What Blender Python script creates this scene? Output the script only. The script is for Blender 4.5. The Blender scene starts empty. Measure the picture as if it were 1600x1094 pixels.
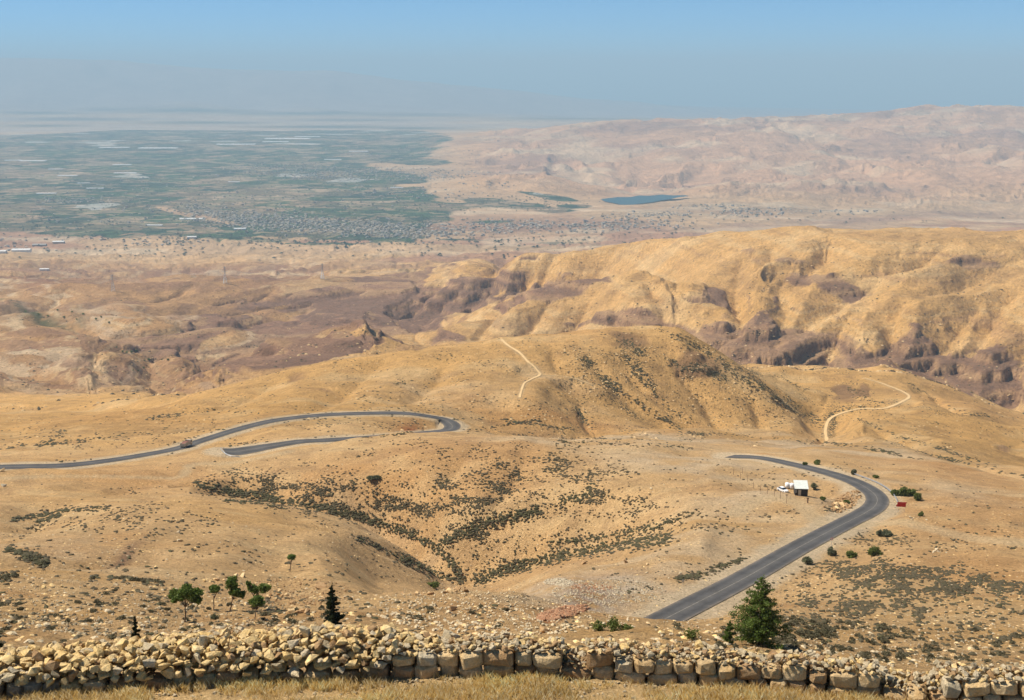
import bpy, bmesh, math, random
import numpy as np
from mathutils import Vector, Matrix, Euler

random.seed(7)
rng = np.random.default_rng(7)
scene = bpy.context.scene
COL = scene.collection

# ------------------------------------------------------------------ camera
F = 2000.0
CX, CY = 800.0, 547.0
PITCH = math.radians(12.05)
cam_d = bpy.data.cameras.new('camera')
cam_d.lens = 45.0
cam_d.sensor_width = 36.0
cam_d.clip_start = 0.5
cam_d.clip_end = 200000.0
cam = bpy.data.objects.new('camera', cam_d)
cam.rotation_euler = (math.pi / 2 - PITCH, 0, 0)
COL.objects.link(cam)
scene.camera = cam

# ------------------------------------------------------------------ world, sun, exposure
SUN_EL = math.radians(53)
SUN_AZ = math.radians(-79)          # measured from +Y (view direction) towards +X
sun_dir = Vector((math.sin(SUN_AZ) * math.cos(SUN_EL), math.cos(SUN_AZ) * math.cos(SUN_EL), math.sin(SUN_EL)))
world = bpy.data.worlds.new('World')
scene.world = world
world.use_nodes = True
wn = world.node_tree
wn.nodes.clear()
sky = wn.nodes.new('ShaderNodeTexSky')
sky.sky_type = 'NISHITA'
sky.sun_disc = False
sky.sun_elevation = SUN_EL
sky.sun_rotation = SUN_AZ
sky.altitude = 800
sky.air_density = 0.45
sky.dust_density = 0.0
sky.ozone_density = 4.0
bg = wn.nodes.new('ShaderNodeBackground')
bg.inputs['Strength'].default_value = 0.09
wo = wn.nodes.new('ShaderNodeOutputWorld')
tint = wn.nodes.new('ShaderNodeMix'); tint.data_type = 'RGBA'; tint.blend_type = 'MULTIPLY'; tint.inputs[0].default_value = 1.0; tint.inputs[7].default_value = (.46, .88, 1.0, 1)
wn.links.new(sky.outputs[0], tint.inputs[6]); wn.links.new(tint.outputs[2], bg.inputs['Color'])
wn.links.new(bg.outputs[0], wo.inputs['Surface'])

sl = bpy.data.lights.new('sun', 'SUN')
sl.energy = 4.6
sl.angle = math.radians(0.5)
sl.color = (1.0, 0.93, 0.82)
so = bpy.data.objects.new('sun', sl)
so.rotation_euler = sun_dir.to_track_quat('Z', 'Y').to_euler()
COL.objects.link(so)

scene.view_settings.view_transform = 'Standard'
scene.view_settings.look = 'None'
scene.view_settings.gamma = 1.0
scene.view_settings.exposure = 0.62
scene.view_settings.use_curve_mapping = False
scene.cycles.use_denoising = True
scene.cycles.max_bounces = 4
scene.cycles.diffuse_bounces = 2
scene.cycles.glossy_bounces = 1
scene.cycles.transmission_bounces = 2
scene.cycles.volume_bounces = 0

# ------------------------------------------------------------------ helpers
def ray(px, py):
    """pixel of the photograph -> (X/Y, Z/Y) of its view ray"""
    v = (CY - py) / F
    yd = math.cos(PITCH) + v * math.sin(PITCH)
    return ((px - CX) / F) / yd, (-math.sin(PITCH) + v * math.cos(PITCH)) / yd

def project(a, t):
    """(X/Y, Z/Y) -> pixel, arrays allowed"""
    depth = math.cos(PITCH) - t * math.sin(PITCH)
    px = CX + F * a / depth
    py = CY - F * (math.sin(PITCH) + t * math.cos(PITCH)) / depth
    return px, py

def tag(o, label=None, cat=None, group=None, kind=None):
    if label: o['label'] = label
    if cat: o['category'] = cat
    if group: o['group'] = group
    if kind: o['kind'] = kind
    return o

def mesh_np(name, verts, faces, mat=None, parent=None, smooth=False, attrs=None):
    """fast mesh from numpy arrays; faces is (n,3) or (n,4)"""
    verts = np.asarray(verts, np.float32); faces = np.asarray(faces, np.int32)
    me = bpy.data.meshes.new(name)
    n, k = faces.shape
    me.vertices.add(len(verts)); me.vertices.foreach_set('co', verts.ravel())
    me.loops.add(n * k); me.loops.foreach_set('vertex_index', faces.ravel())
    me.polygons.add(n)
    me.polygons.foreach_set('loop_start', np.arange(0, n * k, k, dtype=np.int32))
    me.update(calc_edges=True)
    me.polygons.foreach_set('use_smooth', np.full(n, smooth, dtype=bool))
    if attrs:
        for an, av in attrs.items():
            at_ = me.attributes.new(an, 'FLOAT_COLOR', 'POINT')
            at_.data.foreach_set('color', np.asarray(av, np.float32).ravel())
    if mat: me.materials.append(mat)
    o = bpy.data.objects.new(name, me)
    COL.objects.link(o)
    if parent: o.parent = parent
    return o

def empty(name, loc, rz=0.0):
    o = bpy.data.objects.new(name, None)
    o.location = loc; o.rotation_euler = (0, 0, rz); o.empty_display_size = 0.5
    COL.objects.link(o)
    return o

class MB:
    """collects boxes, tubes and rocks into one mesh"""
    def __init__(self): self.v = []; self.f = []
    def add(self, vs, fs):
        b = len(self.v); self.v += [tuple(p) for p in vs]; self.f += [tuple(b + i for i in q) for q in fs]; return self
    def box(self, x0, x1, y0, y1, z0, z1, M=None):
        vs = [Vector((x, y, z)) for x in (x0, x1) for y in (y0, y1) for z in (z0, z1)]
        if M is not None: vs = [M @ p for p in vs]
        return self.add(vs, [(0,1,3,2),(4,6,7,5),(0,4,5,1),(2,3,7,6),(0,2,6,4),(1,5,7,3)])
    def prism(self, prof, y0, y1, axis='y'):
        """polygon prof [(x,z)] extruded along y"""
        n = len(prof)
        vs = [(x, y0, z) for x, z in prof] + [(x, y1, z) for x, z in prof]
        if axis == 'x': vs = [(y, x, z) for x, y, z in vs]
        fs = [tuple(range(n)), tuple(range(2*n-1, n-1, -1))] + [(i, n+i, n+(i+1) % n, (i+1) % n) for i in range(n)]
        return self.add(vs, fs)
    def tube(self, p0, p1, r0, r1=None, n=6, cap=True):
        r1 = r0 if r1 is None else r1
        p0, p1 = Vector(p0), Vector(p1)
        d = (p1 - p0).normalized()
        s = d.orthogonal().normalized(); t = d.cross(s)
        vs = []
        for p, r in ((p0, r0), (p1, r1)):
            for i in range(n):
                a = 2 * math.pi * i / n
                vs.append(p + s * (r * math.cos(a)) + t * (r * math.sin(a)))
        fs = [(i, (i+1) % n, n + (i+1) % n, n + i) for i in range(n)]
        if cap: fs += [tuple(range(n-1, -1, -1)), tuple(range(n, 2*n))]
        return self.add(vs, fs)
    def build(self, name, mat, parent=None, smooth=False):
        me = bpy.data.meshes.new(name); me.from_pydata(self.v, [], self.f)
        bm = bmesh.new(); bm.from_mesh(me); bmesh.ops.recalc_face_normals(bm, faces=bm.faces); bm.to_mesh(me); bm.free()
        if smooth: me.polygons.foreach_set('use_smooth', [True] * len(me.polygons))
        me.materials.append(mat)
        o = bpy.data.objects.new(name, me); COL.objects.link(o)
        if parent: o.parent = parent
        return o

def copy_tree(o, parent=None):
    c = o.copy(); COL.objects.link(c); c.parent = parent
    for ch in list(o.children): copy_tree(ch, c)
    return c

# ------------------------------------------------------------------ numpy noise
def _hash(ix, iy, seed):
    h = (ix.astype(np.int64) * 374761393 + iy.astype(np.int64) * 668265263 + seed * 1442695041) & 0xFFFFFFFF
    h = ((h ^ (h >> 13)) * 1274126177) & 0xFFFFFFFF
    h = h ^ (h >> 16)
    return (h & 0xFFFFFF).astype(np.float32) / 16777216.0

def vnoise(x, y, seed=0):
    ix = np.floor(x); iy = np.floor(y)
    fx = (x - ix).astype(np.float32); fy = (y - iy).astype(np.float32)
    fx = fx*fx*fx*(fx*(fx*6-15)+10); fy = fy*fy*fy*(fy*(fy*6-15)+10)
    ix = ix.astype(np.int64); iy = iy.astype(np.int64)
    a = _hash(ix, iy, seed); b = _hash(ix+1, iy, seed); c = _hash(ix, iy+1, seed); d = _hash(ix+1, iy+1, seed)
    return (a + (b-a)*fx + (c-a)*fy + (a-b-c+d)*fx*fy) * 2 - 1

def fbm(x, y, octs=4, seed=0, gain=0.5):
    s = 0; a = 1.0; tot = 0
    for i in range(octs):
        s = s + a * vnoise(x * 2**i + 17.3*i, y * 2**i - 9.1*i, seed + i); tot += a; a *= gain
    return s / tot

def gully(x, y, dx, dy, seed):
    """oriented noise: stripes that run down the slope whose perpendicular is (dx,dy)"""
    ix = np.floor(x); iy = np.floor(y); fx = x - ix; fy = y - iy
    ix = ix.astype(np.int64); iy = iy.astype(np.int64)
    va = 0; gx = 0; gy = 0; wt = 0
    for i in range(-1, 2):
        for j in range(-1, 2):
            hx = _hash(ix - i, iy - j, seed) ; hy = _hash(ix - i, iy - j, seed + 91)
            px_ = fx + i - hx; py_ = fy + j - hy
            w = np.exp(-(px_*px_ + py_*py_) * 2.5)
            m = (px_*dx + py_*dy) * 6.2832
            va = va + np.cos(m) * w; s = np.sin(m) * w
            gx = gx - s * dx; gy = gy - s * dy; wt = wt + w
    wt = np.maximum(wt, 1e-3)
    return va / wt, gx / wt, gy / wt

def smooth(e0, e1, x):
    t = np.clip((x - e0) / (e1 - e0), 0, 1); return t*t*(3-2*t)

def pchip_slopes(x, y):
    """x,y (k, n) -> Fritsch-Carlson slopes along axis 0"""
    h = np.diff(x, axis=0); d = np.diff(y, axis=0) / h
    m = np.zeros_like(y)
    w1 = 2*h[1:] + h[:-1]; w2 = h[1:] + 2*h[:-1]
    same = (d[:-1] * d[1:]) > 0
    with np.errstate(divide='ignore', invalid='ignore'):
        mm = (w1 + w2) / (w1 / d[:-1] + w2 / d[1:])
    m[1:-1] = np.where(same, mm, 0)
    m[0] = d[0]; m[-1] = d[-1]
    return m

def pchip_eval(x, y, q):
    """x,y (k,n) knots per column, q (r,) common or (r,n)"""
    m = pchip_slopes(x, y)
    k, n = x.shape
    q = np.asarray(q)
    if q.ndim == 1: q = np.repeat(q[:, None], n, 1)
    out = np.repeat(y[:1], q.shape[0], 0).copy()
    for i in range(k-1):
        h = x[i+1] - x[i]
        s = (q - x[i]) / h
        msk = (q >= x[i]) if i == k-2 else (q >= x[i]) & (q < x[i+1])
        s = np.clip(s, 0, 1)
        v = ((2*s**3 - 3*s**2 + 1) * y[i] + (s**3 - 2*s**2 + s) * h * m[i]
             + (-2*s**3 + 3*s**2) * y[i+1] + (s**3 - s**2) * h * m[i+1])
        out = np.where(msk, v, out)
    return out
# ------------------------------------------------------------------ terrain
# Lines across the land, nearest first: (pixel column, pixel row, distance in metres).
LAYERS = [
 # brow just beyond the wall
 [(-250,1010,62),(0,1008,62),(200,1000,70),(400,985,80),(520,985,80),(700,1000,75),(900,1000,70),(1040,1005,75),(1200,1020,75),(1400,1042,80),(1600,1064,85),(1850,1085,85)],
 [(-250,960,95),(0,958,95),(200,955,105),(300,968,106),(400,965,108),(520,962,110),(700,962,115),(850,975,100),(960,983,90),(1020,986,88),(1100,990,92),(1200,985,105),(1400,990,130),(1600,995,140),(1850,1005,140)],
 [(-250,880,190),(0,895,180),(200,905,175),(330,903,190),(450,893,230),(520,905,200),(600,925,180),(700,925,175),(800,930,190),(900,945,200),(1000,962,235),(1060,968,240),(1200,925,245),(1400,935,225),(1600,937,215),(1850,942,215)],
 [(-250,840,258),(0,847,255),(200,842,250),(330,840,262),(450,846,288),(520,872,270),(600,928,262),(700,942,262),(780,940,262),(840,925,262),(900,908,265),(1000,910,272),(1100,903,262),(1200,898,272),(1400,902,258),(1600,905,252),(1850,912,250)],
 [(-250,800,330),(0,800,330),(150,790,350),(280,783,360),(420,795,355),(500,812,350),(560,832,350),(650,870,362),(700,896,380),(740,907,388),(800,889,382),(900,872,350),(1000,862,312),(1100,860,290),(1200,868,303),(1300,858,305),(1400,868,295),(1600,875,290),(1850,882,290)],
 [(-250,770,430),(0,765,430),(150,760,445),(300,752,475),(400,777,465),(560,808,450),(650,838,432),(700,866,412),(740,893,404),(800,868,408),(900,845,398),(1000,830,370),(1100,815,350),(1200,815,356),(1335,811,366),(1400,830,340),(1600,842,340),(1850,850,340)],
 [(-250,745,480),(0,740,490),(150,737,500),(300,735,507),(400,735,495),(560,745,474),(700,762,446),(800,772,436),(900,765,430),(1000,755,426),(1100,752,426),(1200,765,418),(1290,768,415),(1370,783,396),(1450,784,392),(1600,797,390),(1850,812,390)],
 [(-250,733,520),(0,730,520),(150,722,540),(280,700,590),(370,712,558),(450,702,540),(560,702,512),(650,691,508),(750,682,515),(850,685,525),(900,692,530),(1000,697,530),(1100,711,520),(1190,718,512),(1240,727,480),(1300,738,455),(1370,754,430),(1450,754,438),(1600,768,450),(1850,778,450)],
 [(-250,705,600),(0,700,600),(150,690,620),(280,678,645),(370,670,645),(450,654,665),(560,647,690),(690,660,705),(740,676,715),(850,690,730),(900,687,760),(1000,682,790),(1100,682,790),(1200,690,740),(1300,697,690),(1400,712,620),(1600,745,560),(1850,768,530)],
 [(-250,690,750),(0,675,780),(200,652,820),(400,622,840),(600,605,850),(800,602,860),(900,618,875),(1000,640,885),(1100,660,890),(1200,668,890),(1285,684,870),(1350,662,880),(1450,668,880),(1600,722,790),(1850,745,760)],
 [(-250,670,950),(0,665,950),(150,655,940),(230,640,950),(350,606,975),(500,571,1000),(640,545,1020),(770,531,1040),(870,521,1060),(950,509,1080),(1050,516,1065),(1100,540,1045),(1200,596,1010),(1290,657,985),(1350,640,1000),(1420,625,1030),(1500,640,1030),(1600,672,1000),(1850,700,980)],
 [(-250,655,1250),(0,645,1250),(150,632,1260),(230,625,1260),(350,628,1300),(500,615,1350),(640,602,1400),(770,592,1450),(870,584,1450),(950,578,1450),(1050,578,1400),(1110,592,1320),(1170,588,1170),(1300,600,1150),(1400,600,1170),(1500,622,1180),(1600,657,1130),(1850,690,1100)],
 [(-250,600,1700),(0,592,1700),(140,572,1750),(235,602,1650),(350,566,1950),(430,540,2050),(520,518,2100),(575,512,2100),(625,532,2100),(700,560,2000),(870,575,1950),(1050,582,1750),(1110,588,1550),(1170,570,1320),(1290,578,1320),(1370,573,1360),(1450,597,1330),(1600,648,1260),(1850,700,1200)],
 [(-250,565,2100),(0,560,2100),(150,545,2150),(235,562,2100),(350,570,2300),(430,552,2350),(560,535,2400),(650,542,2400),(770,560,2300),(900,574,2250),(1000,580,2150),(1100,610,1950),(1200,618,1900),(1300,618,1900),(1400,626,1880),(1500,645,1850),(1600,676,1750),(1850,710,1600)],
 [(-250,520,2600),(0,515,2600),(150,502,2600),(300,510,2600),(430,520,2650),(560,515,2700),(650,522,2700),(740,487,2750),(830,458,2800),(930,446,2750),(1020,433,2700),(1100,455,2500),(1200,482,2300),(1300,490,2280),(1400,500,2250),(1500,510,2200),(1600,520,2150),(1850,540,2100)],
 [(-250,490,3000),(0,490,3000),(150,482,3050),(300,490,3100),(430,492,3150),(560,488,3200),(650,505,3150),(740,500,3150),(830,484,3200),(930,468,3200),(1020,448,3050),(1100,430,2850),(1200,432,2600),(1300,436,2560),(1400,438,2520),(1500,450,2480),(1600,456,2450),(1850,475,2400)],
 [(-250,465,3700),(0,460,3700),(100,450,3700),(180,447,3700),(350,441,3750),(480,434,3800),(560,440,3750),(640,443,3700),(740,418,3700),(830,403,3650),(930,396,3550),(1020,386,3400),(1100,379,3250),(1200,368,3100),(1300,357,3000),(1400,357,3000),(1600,358,2950),(1850,365,2900)],
 [(-250,440,4400),(0,437,4400),(180,442,4400),(350,438,4500),(480,432,4600),(560,426,4700),(640,424,4700),(740,414,4700),(830,407,4700),(930,402,4700),(1020,397,4700),(1100,392,4700),(1200,386,4700),(1400,382,4700),(1850,382,4700)],
 [(-250,402,6200),(0,402,6200),(600,398,6200),(900,394,6200),(1100,386,6200),(1300,374,6200),(1850,374,6200)],
 [(-250,379,7000),(700,379,7000),(1000,375,7000),(1150,368,7000),(1300,362,7000),(1850,364,7000)],
 [(-250,325,9000),(700,325,9000),(900,323,9000),(1100,325,9000),(1200,330,9000),(1300,336,9000),(1850,335,9000)],
 [(-250,288,11000),(600,287,11000),(730,286,11000),(850,288,11000),(920,300,11000),(980,303,11000),(1060,301,11000),(1120,292,11000),(1300,287,11000),(1850,287,11000)],
 [(-250,253,14000),(600,252,14000),(750,247,14000),(850,244,14000),(1000,240,14000),(1300,232,14000),(1600,222,14000),(1850,218,14000)],
 [(-250,223,18000),(620,221,18000),(720,212,18000),(850,206,18000),(1000,196,18000),(1100,190,18000),(1200,187,18000),(1300,182,18000),(1400,175,18000),(1480,170,18000),(1600,166,18000),(1850,158,18000)],
 [(-250,203,23000),(700,203,23000),(1000,204,23000),(1200,200,23000),(1850,190,23000)],
 [(-250,184,30000),(1850,188,30000)],
 [(-250,150,39000),(0,148,39000),(400,152,39000),(700,168,39000),(900,180,39000),(1850,182,39000)],
 [(-250,84,47000),(0,88,47000),(150,93,47000),(300,106,47000),(500,111,47000),(600,121,47000),(700,131,47000),(820,144,47000),(950,158,47000),(1200,176,47000),(1850,180,47000)],
 [(-250,140,66000),(1850,181,66000)],
]
NC = 940
rng_t = random.Random(3)
A0, A1 = ray(-130, 547)[0], ray(1730, 547)[0]
A_ = np.linspace(A0, A1, NC)
def seg(y0, y1, n): return list(np.linspace(math.log(y0), math.log(y1), n, endpoint=False))
L_ = np.array(seg(9, 60, 60) + seg(60, 200, 115) + seg(200, 760, 265) + seg(760, 1200, 100) + seg(1200, 4800, 450) + seg(4800, 9000, 75) + seg(9000, 20000, 125) + seg(20000, 70000, 85) + [math.log(70000)])
NR = len(L_)
GZ = -10.8
kn_l, kn_t = [], []
for yy, zz in ((5.0, GZ), (12.0, GZ), (18.0, GZ), (21.0, GZ), (22.3, GZ-.15), (23.6, -.502*23.6), (27.0, -.508*27)):
    kn_l.append(np.full(NC, math.log(yy))); kn_t.append(np.full(NC, zz / yy))
kn_l.append(np.full(NC, math.log(33.0))); kn_t.append(np.interp(A_, [ray(0,1000)[0], ray(700,1000)[0], ray(1600,1000)[0]], [-.498, -.492, -.515]))
for lay in LAYERS:
    aa, ll, tt = [], [], []
    for (px, py, Y) in lay:
        a, t = ray(px, py); aa.append(a); ll.append(math.log(Y)); tt.append(t)
    X1 = np.array(aa)[:, None]
    kn_l.append(pchip_eval(X1, np.array(ll)[:, None], A_)[:, 0])
    kn_t.append(pchip_eval(X1, np.array(tt)[:, None], A_)[:, 0])
kn_l = np.array(kn_l); kn_t = np.array(kn_t)
for i in range(1, len(kn_l)): kn_l[i] = np.maximum(kn_l[i], kn_l[i-1] + 0.03)
T = pchip_eval(kn_l, kn_t, L_)                       # tan elevation
# soften the creases along the lines a little
def blur(A, n):
    for _ in range(n):
        A[1:-1] = A[1:-1]*.5 + (A[2:] + A[:-2])*.25
        A[:, 1:-1] = A[:, 1:-1]*.5 + (A[:, 2:] + A[:, :-2])*.25
    return A
T0_ = T[:int(np.searchsorted(L_, math.log(30)))].copy()
T = blur(T, 6); T[:len(T0_)-8] = T0_[:-8]
YY = np.repeat(np.exp(L_)[:, None], NC, 1)
XX = A_[None, :] * YY
Z = T * YY
PX, PY = project(np.repeat(A_[None, :], NR, 0), T)   # where each point of the smooth land lies in the view

def grads(Z):
    za = np.gradient(Z, A_, axis=1); zl = np.gradient(Z, L_, axis=0)
    zx = za / YY; zy = (zl - zx * XX) / YY
    return zx, zy

def blob(px, py, rx, ry, rot=0.0, p=1.0):
    c, s = math.cos(math.radians(rot)), math.sin(math.radians(rot))
    dx, dy = PX - px, PY - py
    u = (dx*c + dy*s) / rx; v = (-dx*s + dy*c) / ry
    return np.exp(-(u*u + v*v)**p)
def blobs(lst, y0=0, y1=1e9):
    m = 0
    for b in lst: m = np.maximum(m, (b[5] if len(b) > 5 else 1.0) * blob(*b[:5]))
    return m * ((YY > y0) & (YY < y1))

def lerp_log(Y, pts):
    return np.interp(np.log(Y), [math.log(p[0]) for p in pts], [p[1] for p in pts])

# ---- relief: gullies down the slopes, broad undulation, small roughness
def add_gullies(Z, lam, amp, seed, octs=3, soft=0.12, y0=0, y1=1e9, warp=0.25, sharp=False):
    r = np.where((YY[:, 0] > y0) & (YY[:, 0] < y1))[0]
    r0, r1 = r[0], r[-1] + 1
    zx, zy = grads(Z)
    zx = zx[r0:r1]; zy = zy[r0:r1]; X = XX[r0:r1]; Y = YY[r0:r1]
    am = amp[r0:r1] if hasattr(amp, 'shape') else amp
    sl = np.sqrt(zx*zx + zy*zy) + 1e-6
    k = smooth(0.0, soft, sl)
    dx, dy = -zy / sl, zx / sl
    wx = X + lam*warp*fbm(X/lam*.7, Y/lam*.7, 2, seed+5); wy = Y + lam*warp*fbm(X/lam*.7+40, Y/lam*.7, 2, seed+6)
    out = 0; a = 1.0; f = 1.0
    ddx, ddy = dx, dy
    for o in range(octs):
        v, gx, gy = gully(wx/lam*f, wy/lam*f, ddx, ddy, seed + o)
        out = out + a * (2*np.sqrt(np.clip((v+1)/2, 0.002, 1)) - 1.2 if sharp else v)
        # steer the finer gullies off the sides of the coarser ridges
        ddx = ddx + gy * 0.35; ddy = ddy - gx * 0.35
        n = np.sqrt(ddx*ddx + ddy*ddy) + 1e-6; ddx = ddx/n; ddy = ddy/n
        a *= 0.48; f *= 2.0
    Z = Z.copy()
    Z[r0:r1] += (out - 0.25) * am * k
    return Z

g = 1.0
# broad undulation, scaled to the distance
Z = Z + lerp_log(YY, [(9,.05),(24,.05),(60,.6),(150,.9),(400,1.1),(900,3),(2000,8),(4000,11),(6500,9),(7500,3),(20000,3),(30000,20),(50000,30)]) * fbm(XX/np.maximum(YY,40)*7, np.log(YY)*9, 3, 11) * 1.0
rightm = smooth(640, 800, PX) * smooth(9300, 11500, YY) * smooth(21000, 17500, YY)
foot = smooth(950, 1150, PX) * smooth(7200, 8200, YY) * smooth(12000, 10000, YY)
lake = blob(1000, 311, 88, 9, 0, 3.0) * ((YY > 8800) & (YY < 12000))
Z = Z + rightm * (1-lake) * 95 * fbm(XX/2600, YY/2600, 4, 21) + foot * (1-lake) * 22 * fbm(XX/700, YY/700, 4, 23)
farm_ = smooth(31000, 36000, YY)
Z = add_gullies(Z, 3000., 60 * rightm * (1-lake), 31, 3, .05, 9000, 23000)
Z = add_gullies(Z, 1000., 16 * np.maximum(rightm, foot*.8) * (1-lake), 35, 1, .05, 7000, 20000, .25, True)
Z = add_gullies(Z, 5000., 90 * farm_, 33, 3, .05, 30000, 69000)
midr = smooth(1250, 1700, YY) * smooth(6500, 4200, YY)
Zs = Z
Z = add_gullies(Z, 620., 26 * midr * (.45 + .55*smooth(520, 700, PX)), 41, 3, .22, 1200, 6600, .2, True)
Z = add_gullies(Z, 150., 4.5 * midr, 45, 2, .25, 1200, 6600, .25, True)
hum = smooth(3900, 4700, YY)*smooth(8200, 6900, YY)
Z = Z + hum*15*(np.abs(fbm(XX/420, YY/420, 4, 63))*2.2-.5)
Z = add_gullies(Z, 520., 11*hum, 49, 2, .06, 3900, 8200, .25, True)
Z = add_gullies(Z, 62., 2.6 * midr * smooth(4200, 3400, YY), 47, 1, .25, 1200, 4300, .3, True)
domem = smooth(640, 800, YY) * smooth(1900, 1300, YY)
Z = add_gullies(Z, 170., 5.0 * domem, 51, 3, .25, 560, 2000, .25, True)
nearm = smooth(120, 220, YY) * smooth(900, 650, YY)
Z = add_gullies(Z, 60., 1.3 * nearm, 55, 3, .3, 110, 1000, .25, True)
left_ = smooth(5800, 4400, YY) * smooth(1500, 1900, YY) * smooth(620, 420, PX)
Z = Z + left_ * 20 * (np.abs(fbm(XX/300, YY/300, 5, 61)) * 2.0 - .4)
# small roughness
Z = Z + lerp_log(YY, [(9,.06),(24,.06),(60,.35),(150,.5),(400,.35),(900,.8),(2500,2.4),(5000,4),(7000,1.5),(20000,1.5),(55000,5)]) * fbm(XX/np.maximum(YY,25)*38, np.log(YY)*45, 4, 71)

# ravines cut into the slopes: (column, row) along each bed, width, depth
RAV = [([(1244,396),(1219,431),(1229,458),(1208,505),(1171,522),(1150,542)],120,34,2000),([(1400,405),(1374,418),(1320,446),(1276,468),(1229,492),(1205,509)],130,36,2000),
 ([(1405,470),(1397,488),(1394,515),(1381,542),(1374,570)],110,40,1500),([(1530,462),(1495,488),(1451,529),(1418,556),(1394,576)],120,42,1500),([(1580,455),(1546,485),(1526,509),(1495,542),(1475,560),(1470,590)],110,38,1500),
 ([(1640,500),(1600,529),(1597,596)],110,36,1500),([(1330,470),(1313,495),(1289,522),(1262,546),(1239,565)],120,42,1500),([(1160,400),(1150,438),(1160,475),(1140,505),(1110,525)],100,30,2000),
 ([(1056,420),(1058,441),(1063,480),(1066,512)],110,13,2000),([(1010,420),(1020,440),(1036,468),(1040,490)],80,20,2000),
 ([(790,400),(773,414),(753,445),(732,472)],90,34,3000),([(835,402),(827,418),(810,458)],80,28,3000),([(862,402),(851,418),(844,438),(830,452)],70,24,3000),([(960,404),(935,421),(901,438),(867,448)],80,26,3000),([(740,425),(722,438),(690,465),(670,490)],80,28,3000),([(690,440),(660,460),(620,490)],80,24,3000),
 ([(780,480),(760,500),(745,520)],60,16,2000),([(860,465),(830,500),(800,530)],70,18,2000),([(930,455),(905,490),(880,520)],70,16,2000),([(960,460),(965,490),(985,520)],70,18,2000),
 ([(1300,375),(1285,395),(1262,410),(1244,425)],90,18,2400),([(1480,380),(1440,400),(1400,412)],90,18,2400),([(1590,400),(1540,420),(1480,440),(1430,446)],100,20,2200),([(1210,385),(1190,400),(1165,412)],80,16,2400),
 ([(925,568),(945,592),(985,620),(1020,645),(1060,668)],34,6,700),([(975,565),(990,590),(1040,632),(1075,662)],30,5,700),([(1090,545),(1130,575),(1200,612),(1250,640),(1285,665)],34,5,700),([(905,630),(912,650),(925,668)],22,5,700),([(1040,540),(1060,580),(1100,630),(1120,660)],26,3.5,700),([(1150,600),(1180,635),(1190,665)],24,3,700),([(860,540),(870,570),(900,600)],26,3,700),([(600,560),(560,590),(520,620),(480,640)],40,4,700),([(700,560),(680,590),(640,620)],40,4,700),([(420,600),(380,620),(300,640)],34,5,700),
 ([(1292,655),(1290,670),(1288,690)],24,6,750),([(1440,610),(1500,640),(1560,655),(1600,662)],30,4,900),([(1340,655),(1430,690),(1500,715),(1590,745)],24,3,560),
 ([(310,757),(380,774),(440,786),(560,808),(640,834),(672,852),(700,874),(722,905)],32,9.5,380),([(925,790),(840,798),(780,812),(730,828),(690,852)],20,3.5,380),([(1080,805),(1000,830),(930,842),(860,856),(790,884),(740,904)],28,6.5,330),([(560,745),(600,770),(640,800),(655,835)],18,2.5,400),([(820,715),(800,750),(770,785),(740,820)],22,2.5,400),([(740,700),(700,740),(660,780)],22,2.,420),
 ([(450,805),(520,830),(600,862),(650,886)],16,2.2,250),([(240,745),(120,770),(0,790)],26,3,420),([(330,860),(200,868),(60,880)],16,2,180),([(70,790),(30,830),(60,870)],22,4,300),
 ([(0,560),(90,570),(160,590),(235,602)],120,22,1500),([(330,515),(240,540),(235,570),(236,600)],110,24,1700),([(60,490),(180,520),(300,540),(360,560)],110,26,2000),([(480,480),(380,500),(280,505),(180,510)],100,22,2500),([(560,455),(480,470),(380,480),(260,490)],90,20,2900),([(100,450),(60,480),(0,500)],90,20,2900),([(430,450),(400,462),(340,470)],60,14,3000),([(300,446),(270,460),(220,470)],60,12,3000)]
def ravine(Z, pts, w, dep, ymin):
    W = []
    for px, py in pts:
        p = vis0(px, py, ymin); W.append((p[0], p[1], 0))
    C = catmull(W, w*.12); n = len(C); best = np.full(Z.shape, 9.0); 
    for i_, (x, y, _) in enumerate(C):
        e = .35 + .65*min(1, i_/(n*.35)); ww = w*(.6+.4*e)
        r0 = np.searchsorted(L_, math.log(y-ww)); r1 = np.searchsorted(L_, math.log(y+ww)); da = A_[1]-A_[0]
        c0 = max(0, int((x/y-A_[0])/da - ww*1.2/y/da - 3)); c1 = min(NC, int((x/y-A_[0])/da + ww*1.2/y/da + 3))
        if c1 <= c0: continue
        d = np.hypot(XX[r0:r1,c0:c1]-x, YY[r0:r1,c0:c1]-y)
        d = d/ww + (1-e)*.6
        best[r0:r1,c0:c1] = np.minimum(best[r0:r1,c0:c1], d)
    return np.clip(1-best, 0, 1)**1.15 * dep
T0 = Z/YY
def vis0(px, py, ymin):
    a, t = ray(px, py); ci = max(0, min(NC-1, int(round((a-A_[0])/(A_[1]-A_[0])))))
    r = np.where((T0[:, ci] >= t) & (YY[:, 0] > ymin))[0]; i = r[0] if len(r) else NR-2
    return a*YY[i,0], YY[i,0]
def catmull(P, step):
    P = np.array(P, float); out = []
    Q = np.vstack([2*P[0]-P[1], P, 2*P[-1]-P[-2]])
    for i in range(1, len(Q)-2):
        n = max(2, int(np.linalg.norm(Q[i+1][:2]-Q[i][:2]) / step))
        for k in range(n):
            t = k/n; a, b, c, d = Q[i-1], Q[i], Q[i+1], Q[i+2]
            out.append(.5*((2*b)+(-a+c)*t+(2*a-5*b+4*c-d)*t*t+(-a+3*b-3*c+d)*t**3))
    out.append(P[-1]); return np.array(out)
RV = np.zeros_like(Z); RVn = np.zeros_like(Z)
wob_ = 1 + .35*fbm(XX/60, YY/60, 3, 211)
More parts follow.
